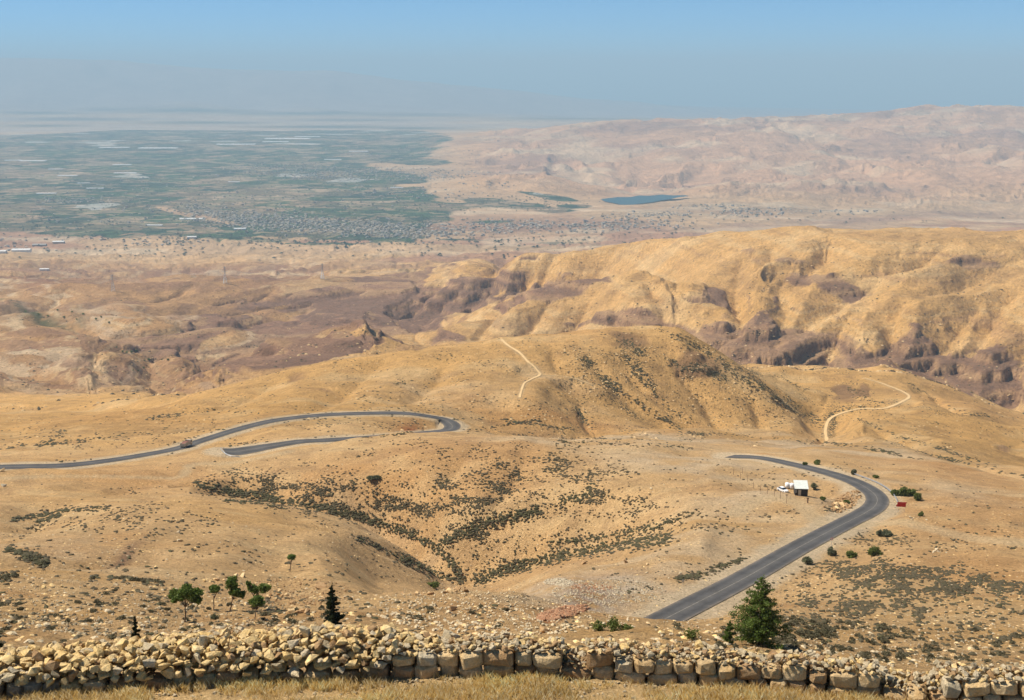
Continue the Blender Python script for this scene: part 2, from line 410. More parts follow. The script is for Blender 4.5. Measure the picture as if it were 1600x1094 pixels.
for pts_, w_r, d_r, ym in RAV:
    cut_ = ravine(Z, pts_, w_r, d_r, ym); RV = np.maximum(RV, cut_); RVn = np.maximum(RVn, cut_/d_r)
Z = Z - RV*wob_*1.15 - np.clip((RVn-.70)/.30, 0, 1)*lerp_log(YY, [(200,.6),(700,1.5),(1300,4),(2500,9),(5000,12)])

# ledges of hard rock in the canyon sides
ROCK = [(990,488,90,5,2,1.1),(1130,508,60,6,4),(560,455,200,22,-8,.8),(560,480,150,32,-12),(700,462,130,30,-14),(850,447,110,22,-8),(470,548,150,26,-8),(250,520,100,16,0),(400,470,120,16,0,.6),
        (1200,520,130,48,0),(1330,560,90,40,0),(1430,530,60,34,0),(1540,560,70,50,0),(980,490,90,12,0),(1080,520,70,18,0),
        (1440,610,120,22,8),(330,512,60,16,0),(620,495,90,30,0),(1280,425,60,10,10,.7),(1530,408,60,8,0,.8),(1120,450,20,8,0),(1190,395,90,9,8,.5),(700,530,70,24,0,.6)]
rock = blobs(ROCK, 1350, 5200)
band_ = fbm(XX/260, Z/11., 4, 82)
rock = smooth(.40, .50, np.clip(rock, 0, 1)*1.15 + .34*band_ + .42*fbm(XX/170, YY/170, 4, 81)) * (YY > 1350) * (YY < 5200)
led_ = smooth(.34, .42, fbm(XX/150, Z/7., 4, 86)*.8 + .35*fbm(XX/500, YY/500, 2, 87)) * midr * smooth(5000, 4200, YY)
def terrace(Z, step, k, seed):
    w = Z + step * .6 * fbm(XX/400, YY/400, 3, seed)
    q = w / step; fl = np.floor(q); fr = q - fl
    return Z + k * (step * (fl + smooth(0.25, 0.75, fr)) - w)
Z = Z + rock * (terrace(Z, 24., 0.6, 91) - Z)
Z = Z + np.maximum(rock, led_*.8) * (terrace(Z, 9., 0.6, 93) - Z)
CRAG = [(1350,610,12,12,30,1.3),(1085,570,46,26,0,1.1),(985,535,50,18,20,.9),(1565,700,16,9,0),(1320,608,30,16,20),(500,600,25,10,-10,.7),(460,590,22,10,0,.7)]
crag = blobs(CRAG, 700, 1400)
crag = np.clip(crag*1.3,0,1)*smooth(-.15,.3,fbm(XX/22, YY/30, 4, 83)+crag-.5)
Z = Z + crag * (terrace(Z, 7., 0.8, 95) - Z)
CUT = [(1318,788,30,18,-35,1.2),(905,642,18,10,60,.8)]
cut = blobs(CUT, 360, 900)
cut = cut*smooth(-.2,.3,fbm(XX/5, YY/7, 4, 84)+cut-.5)
Z = Z + cut * (terrace(Z + 2.0*fbm(XX/6,YY/6,3,85), 2.5, 0.9, 96) - Z)

# ---- water level of the reservoir
aL, tL = ray(1000, 316)
LAKE_Z = tL * 9600
inlake = np.clip(lake * 1.6, 0, 1)
Z = np.where(lake > .3, np.minimum(Z, Z*(1-inlake) + (LAKE_Z - 6)*inlake), Z)

# ---- roads and tracks: centre lines as (column, row, distance, width)
ROADS = {
 'road': [
   [(860,1060,205,7.2),(930,1022,218,7.2),(1000,988,232,7.2),(1060,957,247,7.2),(1161,905,279,7.2),(1255,852,323,7.2),(1320,818,358,7.2),(1348,804,374,7.4),(1367,791,388,7.4),(1370,778,400,7.4),(1357,765,414,7.4),(1330,751,433,7.2),(1286,737,457,7),(1240,726,482,7),(1190,716,515,7),(1140,713,530,6.6)],
   [(-260,742,500,7),(-100,736,508,7),(0,730,520,7),(90,728,527,7),(160,721,542,7),(230,710,566,7),(280,700,590,7),(320,687,614,7),(375,670,640,7),(430,657,660,7),(500,649,680,7),(570,646,692,7),(630,646,700,7.2),(672,651,705,7.6),(693,656,706,8.5),(706,664,698,9.5),(703,671,684,9),(684,674,664,7.5),(650,677,640,7),(605,681,610,7),(555,685,588,7),(510,688,578,7),
    (470,690,570,7),(430,696,565,8.5),(395,702,560,11),(368,706,556,12),(350,705,554,9)]],
 'dirt_track': [
   [(1292,688,880,3.4),(1290,672,920,3.4),(1300,654,970,3.4),(1340,641,1000,3.6),(1385,634,1020,3.6),(1413,627,1050,3.6),(1418,617,1100,3),(1385,603,1160,2.8),(1350,592,1220,2.5)],
   [(812,625,830,2),(814,612,850,2),(822,598,875,2.4),(843,590,895,2.6),(838,580,915,2.6),(825,565,945,2.6),(812,552,980,2.8),(795,540,1010,2.8),(783,533,1035,3.2)],
   [(843,590,895,1.6),(890,594,890,1.6),(925,606,880,1.5)],
   [(1338,822,356,5),(1360,817,361,6),(1400,820,360,6),(1450,828,352,5.5),(1520,840,342,5.5),(1600,852,335,5.5),(1720,868,325,5.5)],
   [(1290,822,352,4),(1255,795,376,5),(1215,785,385,6),(1180,786,382,5),(1150,800,370,4)],
   [(-60,752,470,3),(120,745,482,3),(270,740,490,3),(300,727,515,3.2),(360,724,520,3.2),(450,712,535,3)],
 ],
}
def catmull(P, step):
    P = np.array(P, float); out = []
    Q = np.vstack([2*P[0]-P[1], P, 2*P[-1]-P[-2]])
    for i in range(1, len(Q)-2):
        n = max(2, int(np.linalg.norm(Q[i+1][:2]-Q[i][:2]) / step))
        for k in range(n):
            t = k/n; a, b, c, d = Q[i-1], Q[i], Q[i+1], Q[i+2]
            out.append(.5*((2*b)+(-a+c)*t+(2*a-5*b+4*c-d)*t*t+(-a+3*b-3*c+d)*t**3))
    out.append(P[-1]); return np.array(out)

def bilin(arr, X, Y):
    a = X / Y; l = np.log(Y)
    ci = np.clip((a - A_[0]) / (A_[1]-A_[0]), 0, NC-1.001); ri = np.clip(np.interp(l, L_, np.arange(NR)), 0, NR-1.001)
    c0 = np.floor(ci).astype(int); r0 = np.floor(ri).astype(int); fc = ci-c0; fr = ri-r0
    return (arr[r0,c0]*(1-fr)*(1-fc) + arr[r0+1,c0]*fr*(1-fc) + arr[r0,c0+1]*(1-fr)*fc + arr[r0+1,c0+1]*fr*fc)

T0 = Z/YY
DROAD = np.full(Z.shape, 1e3); DTRACK = np.full(Z.shape, 1e3)
PATHS = []
def lay_path(pts, kind):
    W = []
    for px, py, Y, w in pts:
        a, t = ray(px, py)
        if kind != 'road' and Y > 800: x_, Y = vis0(px, py, 560)
        W.append((a*Y, Y, t*Y, w))
    C = catmull(W, 1.5 if kind == 'road' else 3.0)
    if kind != 'road':                         # tracks follow the ground
        zt = bilin(Z, C[:,0], C[:,1]); k = 9
        zp = np.pad(zt, k, mode='edge'); C[:,2] = np.convolve(zp, np.ones(2*k+1)/(2*k+1), 'valid')
    D = DROAD if kind == 'road' else DTRACK
    tgt = np.zeros_like(Z); best = np.full(Z.shape, 1e3)
    reach = 26. if kind == 'road' else 20.
    TG = np.gradient(C[:, :3], axis=0)
    for i_, (x, y, z, w) in enumerate(C):
        tx, ty, tz = TG[i_]; tn = tx*tx + ty*ty + 1e-9
        r0 = np.searchsorted(L_, math.log(y-reach)); r1 = np.searchsorted(L_, math.log(y+reach))
        c0 = max(0, int((x-reach-4)/y/(A_[1]-A_[0]) - A_[0]/(A_[1]-A_[0]) - 3)); c1 = min(NC, int((x+reach+4)/y/(A_[1]-A_[0]) - A_[0]/(A_[1]-A_[0]) + 4))
        if r1 <= r0 or c1 <= c0: continue
        d = np.hypot(XX[r0:r1,c0:c1]-x, YY[r0:r1,c0:c1]-y) - w/2
        b = best[r0:r1,c0:c1]; m = d < b
        b[m] = d[m]; tgt[r0:r1,c0:c1][m] = (z + tz*np.clip(((XX[r0:r1,c0:c1]-x)*tx + (YY[r0:r1,c0:c1]-y)*ty)/tn, -1.2, 1.2))[m]
    k = 1 - smooth(2.6, reach, best)
    k = np.where(best < 999, k, 0)
    if kind != 'road': k = k * smooth(3, 12, DROAD)
    Z[:] = Z*(1-k) + (tgt - .04)*k
    np.minimum(D, best, out=D)
    PATHS.append((kind, C))
for p in ROADS['road']: lay_path(p, 'road')
for p in ROADS['dirt_track']: lay_path(p, 'dirt_track')

for _ in range(10):
    zb_ = Z.copy(); zb_[1:-1] = zb_[1:-1]*.5 + (zb_[2:] + zb_[:-2])*.25; zb_[:, 1:-1] = zb_[:, 1:-1]*.5 + (zb_[:, 2:] + zb_[:, :-2])*.25
    m_ = smooth(3.2, 6, DROAD)*smooth(30, 20, DROAD); Z = Z*(1-m_) + zb_*m_
# levelled yard for the hut
def flatten(px, py, Y, r, fall=14.):
    a, t = ray(px, py); x = a*Y; z = t*Y
    d = np.hypot(XX-x, YY-Y); k = 1 - smooth(r, r+fall, d); k = k*(DROAD > 2)
    Z[:] = Z*(1-k) + z*k
flatten(1236, 772, 418, 9)
TT = Z / YY

def vis(px, py, ymin=30):
    """first point of the land that the ray through a pixel meets"""
    a, t = ray(px, py)
    ci = int(round((a - A_[0]) / (A_[1]-A_[0]))); ci = max(0, min(NC-1, ci))
    col = TT[:, ci]; r = np.where((col >= t) & (YY[:, 0] > ymin))[0]
    i = r[0] if len(r) else NR-2
    t0, t1 = col[i-1], col[i]
    s = (t - t0) / (t1 - t0) if t1 > t0 else 0; s = min(1, max(0, s))
    l = L_[i-1] + s*(L_[i]-L_[i-1]); Y = math.exp(l)
    return Vector((a*Y, Y, float(bilin(Z, np.array([a*Y]), np.array([Y]))[0])))
def gz(x, y): return float(bilin(Z, np.array([x]), np.array([y]))[0])

# ---- colour of the ground itself (albedo) ---------------------------------
def mix(c, d, k):
    k = np.clip(k, 0, 1)[..., None]; return c*(1-k) + np.array(d)*k
n1 = fbm(XX/np.maximum(YY,40)*5, np.log(YY)*6, 4, 101); n2 = fbm(XX/np.maximum(YY,40)*22, np.log(YY)*28, 4, 103)
n3 = fbm(XX/np.maximum(YY,40)*60, np.log(YY)*90, 3, 107)
SAND = (.62,.41,.195); GOLD = (.62,.375,.14); PALE = (.68,.50,.26); ORANGE = (.52,.285,.11); PURPLE = (.31,.185,.115); BROWN = (.27,.165,.095); CREAM=(.62,.50,.33)
C_ = np.zeros(Z.shape + (3,)) + np.array(SAND)
C_ = mix(C_, GOLD, smooth(550, 800, YY) * (.75 + .3*n1))
C_ = mix(C_, GOLD, .5*smooth(.0,.6,n1))
C_ = mix(C_, ORANGE, .5*smooth(.1,.7,-n1) * smooth(4000,500,YY))
C_ = mix(C_, PALE, .45*smooth(.05,.6,n2))
C_ = mix(C_, BROWN, .22*smooth(.1,.6,-n3)*smooth(200,400,YY))
# pale crest and yard around the bend, pale strip beyond
C_ = mix(C_, CREAM, .75*blobs([(1080,728,160,22,6),(1200,790,120,18,0),(1300,700,200,14,6),(1050,870,260,40,-20,.7),(1000,690,200,6,2),(1450,760,160,22,6,.6),(880,600,80,16,20,.5),(700,600,130,24,0,.35),(640,850,140,40,25,.4),(100,870,200,40,0,.4)],150,1000)*smooth(-.5,.3,n2))
C_ = mix(C_, ORANGE, .75*blobs([(1540,890,170,28,6,.8),(1520,745,160,14,8,.7),(1500,830,90,12,6,.7),(900,655,110,12,4),(230,745,160,20,4,.7),(560,735,60,14,0,.6),(640,660,30,5,0,1.2),(150,650,200,20,0,.5),(1190,715,20,5,0)],150,1000))
C_ = mix(C_, (.36,.13,.045), .9*blobs([(868,960,48,9,-14),(925,918,36,9,0,.8),(775,985,30,8,10),(640,661,14,3,0)],100,900)*smooth(-.4,.2,n3+.2))
C_ = mix(C_, (.50,.46,.38), .65*blobs([(930,925,110,26,0),(870,910,40,8,0,1.2),(1060,930,70,20,0,.7)],100,300)*smooth(-.5,.3,n3))
# badlands on the left and middle
bad = smooth(1350, 1800, YY)*smooth(6400,5400,YY)
C_ = mix(C_, (.44,.26,.125), bad*smooth(650,400,PX)*.75)
C_ = mix(C_, CREAM, bad*.8*blobs([(100,560,110,14,8),(60,600,110,12,0,.8),(210,640,60,10,0,.6),(200,620,70,14,0,.7),(640,400,90,12,0,.7),(560,412,60,8,0,.6),(130,482,60,6,0,.8),(470,500,60,6,0,.7),(870,560,60,6,0),(620,430,70,8,0,.5)])*smooth(-.4,.3,n2))
C_ = mix(C_, (.28,.14,.075), bad*.9*blobs([(300,425,200,15,0),(420,428,120,14,0),(70,440,140,14,0),(250,398,200,10,0,.6),(60,395,90,10,0,.4),(720,380,60,5,0,.6)])*smooth(-.7,.1,n2))
C_ = mix(C_, (.33,.19,.10), bad*.5*smooth(700,500,PX)*smooth(.0,.5,n2))
strata = np.sin(Z/3.2 + 2*fbm(XX/300,YY/300,3,111))
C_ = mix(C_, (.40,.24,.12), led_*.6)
zb = fbm(XX/420, Z/9., 4, 131); zc_ = fbm(XX/300, Z/4.5, 3, 133)
C_ = mix(C_, CREAM, bad*.55*smooth(650,450,PX)*smooth(.12,.4,zb)); C_ = mix(C_, (.27,.155,.09), bad*.6*smooth(650,450,PX)*smooth(.1,.35,-zb))
C_ = mix(C_, PALE, bad*.35*smooth(.15,.4,zc_)); C_ = mix(C_, (.33,.20,.10), bad*.3*smooth(.15,.4,-zc_))
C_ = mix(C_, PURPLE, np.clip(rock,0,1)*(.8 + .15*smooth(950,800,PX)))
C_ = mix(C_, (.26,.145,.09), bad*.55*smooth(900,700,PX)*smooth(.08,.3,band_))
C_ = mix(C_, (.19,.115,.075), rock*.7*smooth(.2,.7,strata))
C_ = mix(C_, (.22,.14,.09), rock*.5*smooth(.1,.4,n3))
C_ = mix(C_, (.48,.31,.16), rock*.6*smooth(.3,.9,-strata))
C_ = mix(C_, (.27,.165,.09), crag*.8); C_ = mix(C_, (.26,.15,.075), cut*.7)
C_ = mix(C_, (.27,.165,.10), .8*blobs([(190,858,36,6,-30)],150,400)) 
# plain
pl = smooth(5600, 6600, YY)*(1-rightm)
C_ = mix(C_, (.50,.34,.19), pl)
C_ = mix(C_, (.36,.20,.12), smooth(4200,5200,YY)*(1-rightm)*.85*smooth(-.02,.22,fbm(XX/900,YY/500,4,141))*smooth(9500,7500,YY)); C_ = mix(C_, (.62,.49,.32), pl*.6*smooth(.15,.4,fbm(XX/500,YY/300,4,143)))
C_ = mix(C_, (.30,.19,.125), pl*.8*blobs([(1080,352,140,8,0),(1350,345,160,8,-4),(1500,335,120,7,0),(960,345,90,6,0,.7),(1180,330,160,5,0,.7),(780,365,50,4,0),(1200,352,180,6,0)])*smooth(-.5,.3,n2))
C_ = mix(C_, (.53,.32,.18), rightm)
C_ = mix(C_, (.30,.18,.12), rightm*.75*smooth(-.1,.5,fbm(XX/1400,YY/900,5,121)))
C_ = mix(C_, (.60,.45,.28), rightm*.7*smooth(.05,.5,fbm(XX/700,YY/500,4,123)))
# farmland mask
green = np.maximum.reduce([
    smooth(760, 620, PX + 60*n1) * smooth(203, 209, PY + 9*fbm(XX/3000, YY/6000, 3, 151)) * smooth(386, 358, PY - 16*n1 + 12*n2 + np.clip(PX-250,0,400)*-.01),
    blobs([(640,330,120,22,0),(800,320,120,10,6,.75),(860,308,60,5,8,.9),(900,322,40,4,0,.9),(760,345,60,6,0,.6),(520,380,120,4,0,.8),(760,374,160,4,0,.5),(880,378,120,3,0,.5)], 6000, 20000)])
green = green * smooth(6100, 6700, YY) * smooth(24000,22500,YY)*(1-inlake)
green = green * (1 - .9*blobs([(620,262,60,9,5),(700,268,80,8,3),(640,290,60,4,0,.8),(720,300,60,5,0,.8),(800,290,70,6,0,.8),(760,338,50,6,0,.8),(270,330,46,5,15),(330,342,60,5,12),(480,262,110,5,0,.3)],7000,20000))
far_g = blobs([(190,167,90,5,0),(60,176,80,3.5,0),(300,173,130,4,0),(480,176,170,4.5,0,1),(640,179,130,4,0,.9),(900,185,140,3.5,0,.8),(120,187,130,3,0,.9),(560,188,120,3,0,.9),(330,192,120,3,0,.9),(520,198,160,3.5,0,1.),(80,197,90,2.5,0,.8),(640,200,100,3,0,1.)],18000,39000)
wadi = blobs([(60,495,40,5,8),(90,500,30,5,10),(20,480,40,5,20,.8),(130,505,30,8,60,.5)],1800,5000)*smooth(-.3,.2,n3+.15)
C_ = mix(C_, (.06,.075,.028), wadi*.9)
C_ = mix(C_, (.05,.075,.045), far_g*.95)
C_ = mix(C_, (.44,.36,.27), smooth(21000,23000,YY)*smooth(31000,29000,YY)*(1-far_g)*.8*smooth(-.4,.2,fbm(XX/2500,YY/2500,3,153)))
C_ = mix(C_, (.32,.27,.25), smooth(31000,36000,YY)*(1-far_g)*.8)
# road verge: pale gravel
C_ = mix(C_, (.66,.53,.34), (1-smooth(2.2, 6.5, DROAD + 1.8*n3))*.9)
C_ = mix(C_, (.62,.48,.28), (1-smooth(-.5, 2.2, DTRACK+n3))*.6)
C_ = mix(C_, (.58,.41,.20), smooth(30, 24, YY))
C_ *= (1 + .10*n3 + .06*n2)[..., None]
lum_ = C_ @ np.array([.3,.6,.1]); C_ = lum_[..., None] + (C_ - lum_[..., None])*1.06; C_ *= np.array([1.0,.965,.97])

# scrub: dots painted only where the shrubs are too far to be built (beyond ~620 m)
scr = blobs([(1080,600,230,75,28,.35),(1000,580,60,10,45,1.0),(940,590,60,5,38,1.3),(1000,640,80,5,30,1.2),(1160,570,90,7,40,1.2),(650,590,250,40,0,.12),(900,560,300,30,0,.18),(1240,600,40,6,45,.9),(1300,650,12,30,0,1.0),(1450,640,100,4,16,.9),(1430,700,150,5,16,.9),(1480,690,200,20,10,.3),(330,560,40,5,20,.9),(215,560,30,4,30,1.0),(140,660,200,20,0,.25),(900,660,200,10,0,.4),(700,655,40,4,0,.8),(840,680,90,3,8,1.)],600,1800)
scr = np.maximum(scr, blobs([(1150,480,300,60,0,.28),(1400,440,250,50,0,.22),(500,440,150,40,0,.2)],1800,4000))
town = blobs([(430,345,130,13,4,1.1),(330,330,40,6,15),(560,355,140,12,3,1.1),(690,358,80,8,0,.9),(820,352,90,8,0,.9),(930,352,100,7,-3,.9),(1010,335,70,5,-3,.8),(470,262,100,8,0,.8),(560,270,160,11,0,.8),(680,270,60,8,5,.8),(600,240,120,8,0,.5),(110,312,60,5,0,.9),(60,325,40,4,0,.4),(1180,330,60,5,0,.9),(1120,322,60,4,0,.7),(1270,332,40,3,0,.7),(300,300,200,20,0,.12),(750,290,50,8,0,.3),(120,372,120,5,0,.35),(270,380,60,3,0,.3)],6500,20000)
MASK = np.stack([np.clip(green,0,1), np.clip(scr,0,1), np.clip(town,0,1), np.clip(rock+crag,0,1)], -1)
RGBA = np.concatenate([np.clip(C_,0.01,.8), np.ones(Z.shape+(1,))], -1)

# ---- ground materials
def nt(name):
    m = bpy.data.materials.new(name); m.use_nodes = True
    t = m.node_tree; t.nodes.clear()
    out = t.nodes.new('ShaderNodeOutputMaterial'); b = t.nodes.new('ShaderNodeBsdfPrincipled')
    b.inputs['Specular IOR Level'].default_value = 0.15; b.inputs['Roughness'].default_value = .9
    t.links.new(b.outputs[0], out.inputs[0])
    return m, t, b
class NB:
    def __init__(s, t): s.t = t
    def n(s, typ, **kw):
        x = s.t.nodes.new(typ)
        for k, v in kw.items():
            if k.startswith('i_'):
                x.inputs[k[2:].replace('_', ' ')].default_value = v
            else: setattr(x, k, v)
        return x
    def l(s, a, b): s.t.links.new(a, b)
    def noise(s, vec, scale, detail=4, rough=.55, dist=0):
        x = s.n('ShaderNodeTexNoise'); x.inputs['Scale'].default_value = scale; x.inputs['Detail'].default_value = detail
        x.inputs['Roughness'].default_value = rough; x.inputs['Distortion'].default_value = dist
        s.l(vec, x.inputs['Vector']); return x.outputs['Fac']
    def voro(s, vec, scale, feature='F1', out='Distance', metric='EUCLIDEAN', rnd=1.0):
        x = s.n('ShaderNodeTexVoronoi', feature=feature, distance=metric); x.inputs['Scale'].default_value = scale
        x.inputs['Randomness'].default_value = rnd
        s.l(vec, x.inputs['Vector']); return x.outputs[out]
    def ramp(s, fac, stops, interp='LINEAR'):
        x = s.n('ShaderNodeValToRGB'); cr = x.color_ramp; cr.interpolation = interp
        while len(cr.elements) < len(stops): cr.elements.new(.5)
        for e, (p, c) in zip(cr.elements, stops):
            e.position = p; e.color = (c if len(c) == 4 else tuple(c) + (1,)) if hasattr(c, '__len__') else (c, c, c, 1)
        s.l(fac, x.inputs[0]); return x.outputs[0]
    def mix(s, fac, a, b, mode='MIX'):
        x = s.n('ShaderNodeMix', data_type='RGBA', blend_type=mode)
        for val, i in ((fac, 0), (a, 6), (b, 7)):
            if hasattr(val, 'is_linked'): s.l(val, x.inputs[i])
            else: x.inputs[i].default_value = val if i == 0 or len(val) == 4 else tuple(val) + (1,)
        return x.outputs[2]
    def math(s, op, a, b=0.0, clamp=False):
        x = s.n('ShaderNodeMath', operation=op, use_clamp=clamp)
        for val, i in ((a, 0), (b, 1)):
            if hasattr(val, 'is_linked'): s.l(val, x.inputs[i])
            else: x.inputs[i].default_value = val
        return x.outputs[0]
    def bump(s, h, dist, strength=1.0, normal=None):
        x = s.n('ShaderNodeBump'); x.inputs['Distance'].default_value = dist; x.inputs['Strength'].default_value = strength
        s.l(h, x.inputs['Height'])
        if normal: s.l(normal, x.inputs['Normal'])
        return x.outputs[0]

def ground_material(name, sizes, bumps, scrub=None, fields=False, pebbles=None):
    m, t, b = nt(name); N = NB(t)
    col = N.n('ShaderNodeAttribute', attribute_name='col').outputs['Color']
    mk = N.n('ShaderNodeAttribute', attribute_name='mask')
    sep = N.n('ShaderNodeSeparateColor'); N.l(mk.outputs['Color'], sep.inputs[0])
    pos = N.n('ShaderNodeNewGeometry').outputs['Position']
    c = col
    hs = []
    for (sc, lo, hi) in sizes:
        f = N.noise(pos, sc, 6, .62)
        c = N.mix(1.0, c, N.ramp(f, [(.3, lo), (.7, hi)]), 'MULTIPLY')
        hs.append(f)
    if pebbles:
        for sc, thr, tint in pebbles:
            v = N.voro(pos, sc, 'F1', 'Distance'); vc = N.voro(pos, sc, 'F1', 'Color')
            sepv = N.n('ShaderNodeSeparateColor'); N.l(vc, sepv.inputs[0])
            k = N.math('MULTIPLY', N.math('LESS_THAN', v, thr), N.math('GREATER_THAN', sepv.outputs[0], .55))
            c = N.mix(k, c, N.mix(1.0, c, tint, 'MULTIPLY'))
    if fields:
        mp = N.n('ShaderNodeMapping'); mp.inputs['Rotation'].default_value = (0, 0, math.radians(14)); mp.inputs['Scale'].default_value = (1/360, 1/420, 0)
        N.l(pos, mp.inputs['Vector'])
        fc = N.voro(mp.outputs[0], 1.0, 'F1', 'Color', 'CHEBYCHEV', .75)
        sf = N.n('ShaderNodeSeparateColor'); N.l(fc, sf.inputs[0])
        fcol = N.ramp(sf.outputs[0], [(0,(.022,.05,.022)),(.16,(.045,.085,.03)),(.32,(.06,.11,.035)),(.46,(.035,.055,.03)),(.56,(.20,.15,.08)),(.70,(.36,.23,.13)),(.86,(.46,.33,.20)),(.97,(.72,.68,.60))], 'CONSTANT')
        mp2 = N.n('ShaderNodeMapping'); mp2.inputs['Rotation'].default_value = (0, 0, math.radians(14)); mp2.inputs['Scale'].default_value = (1/110, 1/80, 0)
        N.l(pos, mp2.inputs['Vector'])
        fc2 = N.voro(mp2.outputs[0], 1.0, 'F1', 'Color', 'CHEBYCHEV', .8)
        sf2 = N.n('ShaderNodeSeparateColor'); N.l(fc2, sf2.inputs[0])
        fcol = N.mix(.55, fcol, N.ramp(sf2.outputs[1], [(0,(.02,.04,.02)),(.35,(.06,.10,.035)),(.6,(.14,.12,.06)),(.78,(.40,.28,.17))], 'CONSTANT'))
        # trees along field edges
        fcol = N.mix(N.ramp(N.noise(pos, 1/45, 4, .7), [(.55, 0), (.62, 1)]), fcol, (.022,.035,.018))
        edge = N.noise(pos, 1/500, 5, .65)
        k = N.ramp(N.math('ADD', sep.outputs[0], N.math('MULTIPLY', N.math('SUBTRACT', edge, .5), 1.1)), [(.42, 0), (.5, 1)])
        c = N.mix(k, c, fcol)
        # gardens and streets between houses in the towns
        kt = N.math('MULTIPLY', sep.outputs[2], N.ramp(N.noise(pos, 1/28, 3, .7), [(.48, 0), (.56, 1)]))
        c = N.mix(kt, c, (.07,.065,.05))
    if scrub:
        for sc, base in scrub:
            v = N.voro(pos, sc, 'F1', 'Distance'); 
            wob = N.noise(pos, sc*2.2, 2, .6)
            big = N.noise(pos, sc*.08, 3, .6)
            thr = N.math('MULTIPLY', sep.outputs[1], N.math('MULTIPLY', N.math('SUBTRACT', big, .28), 1.6), True)
            k = N.math('LESS_THAN', N.math('ADD', v, N.math('MULTIPLY', N.math('SUBTRACT', wob, .5), .3)), thr)
            k = N.math('MULTIPLY', k, N.math('GREATER_THAN', sep.outputs[1], .03))
            c = N.mix(k, c, base)
    N.l(c, b.inputs['Base Color'])
    nrm = None
    for (sc, dist) in bumps:
        h = N.noise(pos, sc, 8, .68)
        nrm = N.bump(h, dist, 1.0, nrm)
    if nrm: N.l(nrm, b.inputs['Normal'])
    return m

m_fore = ground_material('dry_soil', [(1.2,.8,1.15),(14,.75,1.15)], [(3,.25),(25,.04)], pebbles=[(9,.3,(1.35,1.4,1.5))])
m_slope = ground_material('stony_slope', [(.12,.88,1.08),(1.1,.72,1.18),(6,.8,1.1)], [(.25,2.2),(1.3,.8),(5,.2)], scrub=None, pebbles=[(1.6,.22,(1.3,1.38,1.5)),(.8,.2,(.62,.6,.58)),(2.6,.25,(.72,.7,.7))])
m_hill = ground_material('hill_soil', [(.02,.88,1.1),(.12,.86,1.12),(.6,.80,1.12)], [(.04,5.),(.2,2.),(.8,.7)], scrub=[(.42,(.075,.065,.035)),(.8,(.085,.075,.04))], pebbles=[(.35,.2,(.7,.68,.66))])
m_bad = ground_material('eroded_rock_soil', [(.006,.92,1.08),(.035,.88,1.1),(.15,.78,1.18)], [(.01,20.),(.045,10.),(.2,3.5)], pebbles=[(.14,.22,(.66,.62,.58))])
m_plain = ground_material('plain_soil', [(.0015,.85,1.12),(.008,.78,1.15)], [(.002,90.),(.01,25.)], fields=True)

def sheet(name, y0, y1, mat):
    r0 = int(np.searchsorted(L_, math.log(y0))) if y0 > 9 else 0
    r1 = int(np.searchsorted(L_, math.log(y1))) if y1 < 70000 else NR-1
    n = r1 - r0 + 1
    # the land goes on sideways beyond the frame
    ex = 9; da = .42*(np.arange(1, ex+1)/ex)**1.6
    aw = np.concatenate([A_[0]-da[::-1], A_, A_[-1]+da]); ci = np.clip(np.arange(-ex, NC+ex), 0, NC-1); W = len(aw)
    yy = YY[r0:r1+1][:, ci]
    V = np.stack([aw[None, :]*yy, yy, Z[r0:r1+1][:, ci]], -1).reshape(-1, 3)
    i = (np.arange(n-1)[:, None]*W + np.arange(W-1)[None, :]).ravel()
    Fq = np.stack([i, i+1, i+1+W, i+W], -1)
    o = mesh_np(name, V, Fq, mat, smooth=True, attrs={'col': RGBA[r0:r1+1][:, ci].reshape(-1,4), 'mask': MASK[r0:r1+1][:, ci].reshape(-1,4)})
    o['kind'] = 'structure'
    return o
sheet('ground', 9, 30, m_fore)
sheet('hillside', 30, 640, m_slope)
sheet('hills', 640, 1500, m_hill)
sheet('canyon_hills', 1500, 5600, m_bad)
sheet('valley_plain', 5600, 26000, m_plain)
sheet('mountains', 26000, 70000, m_plain)
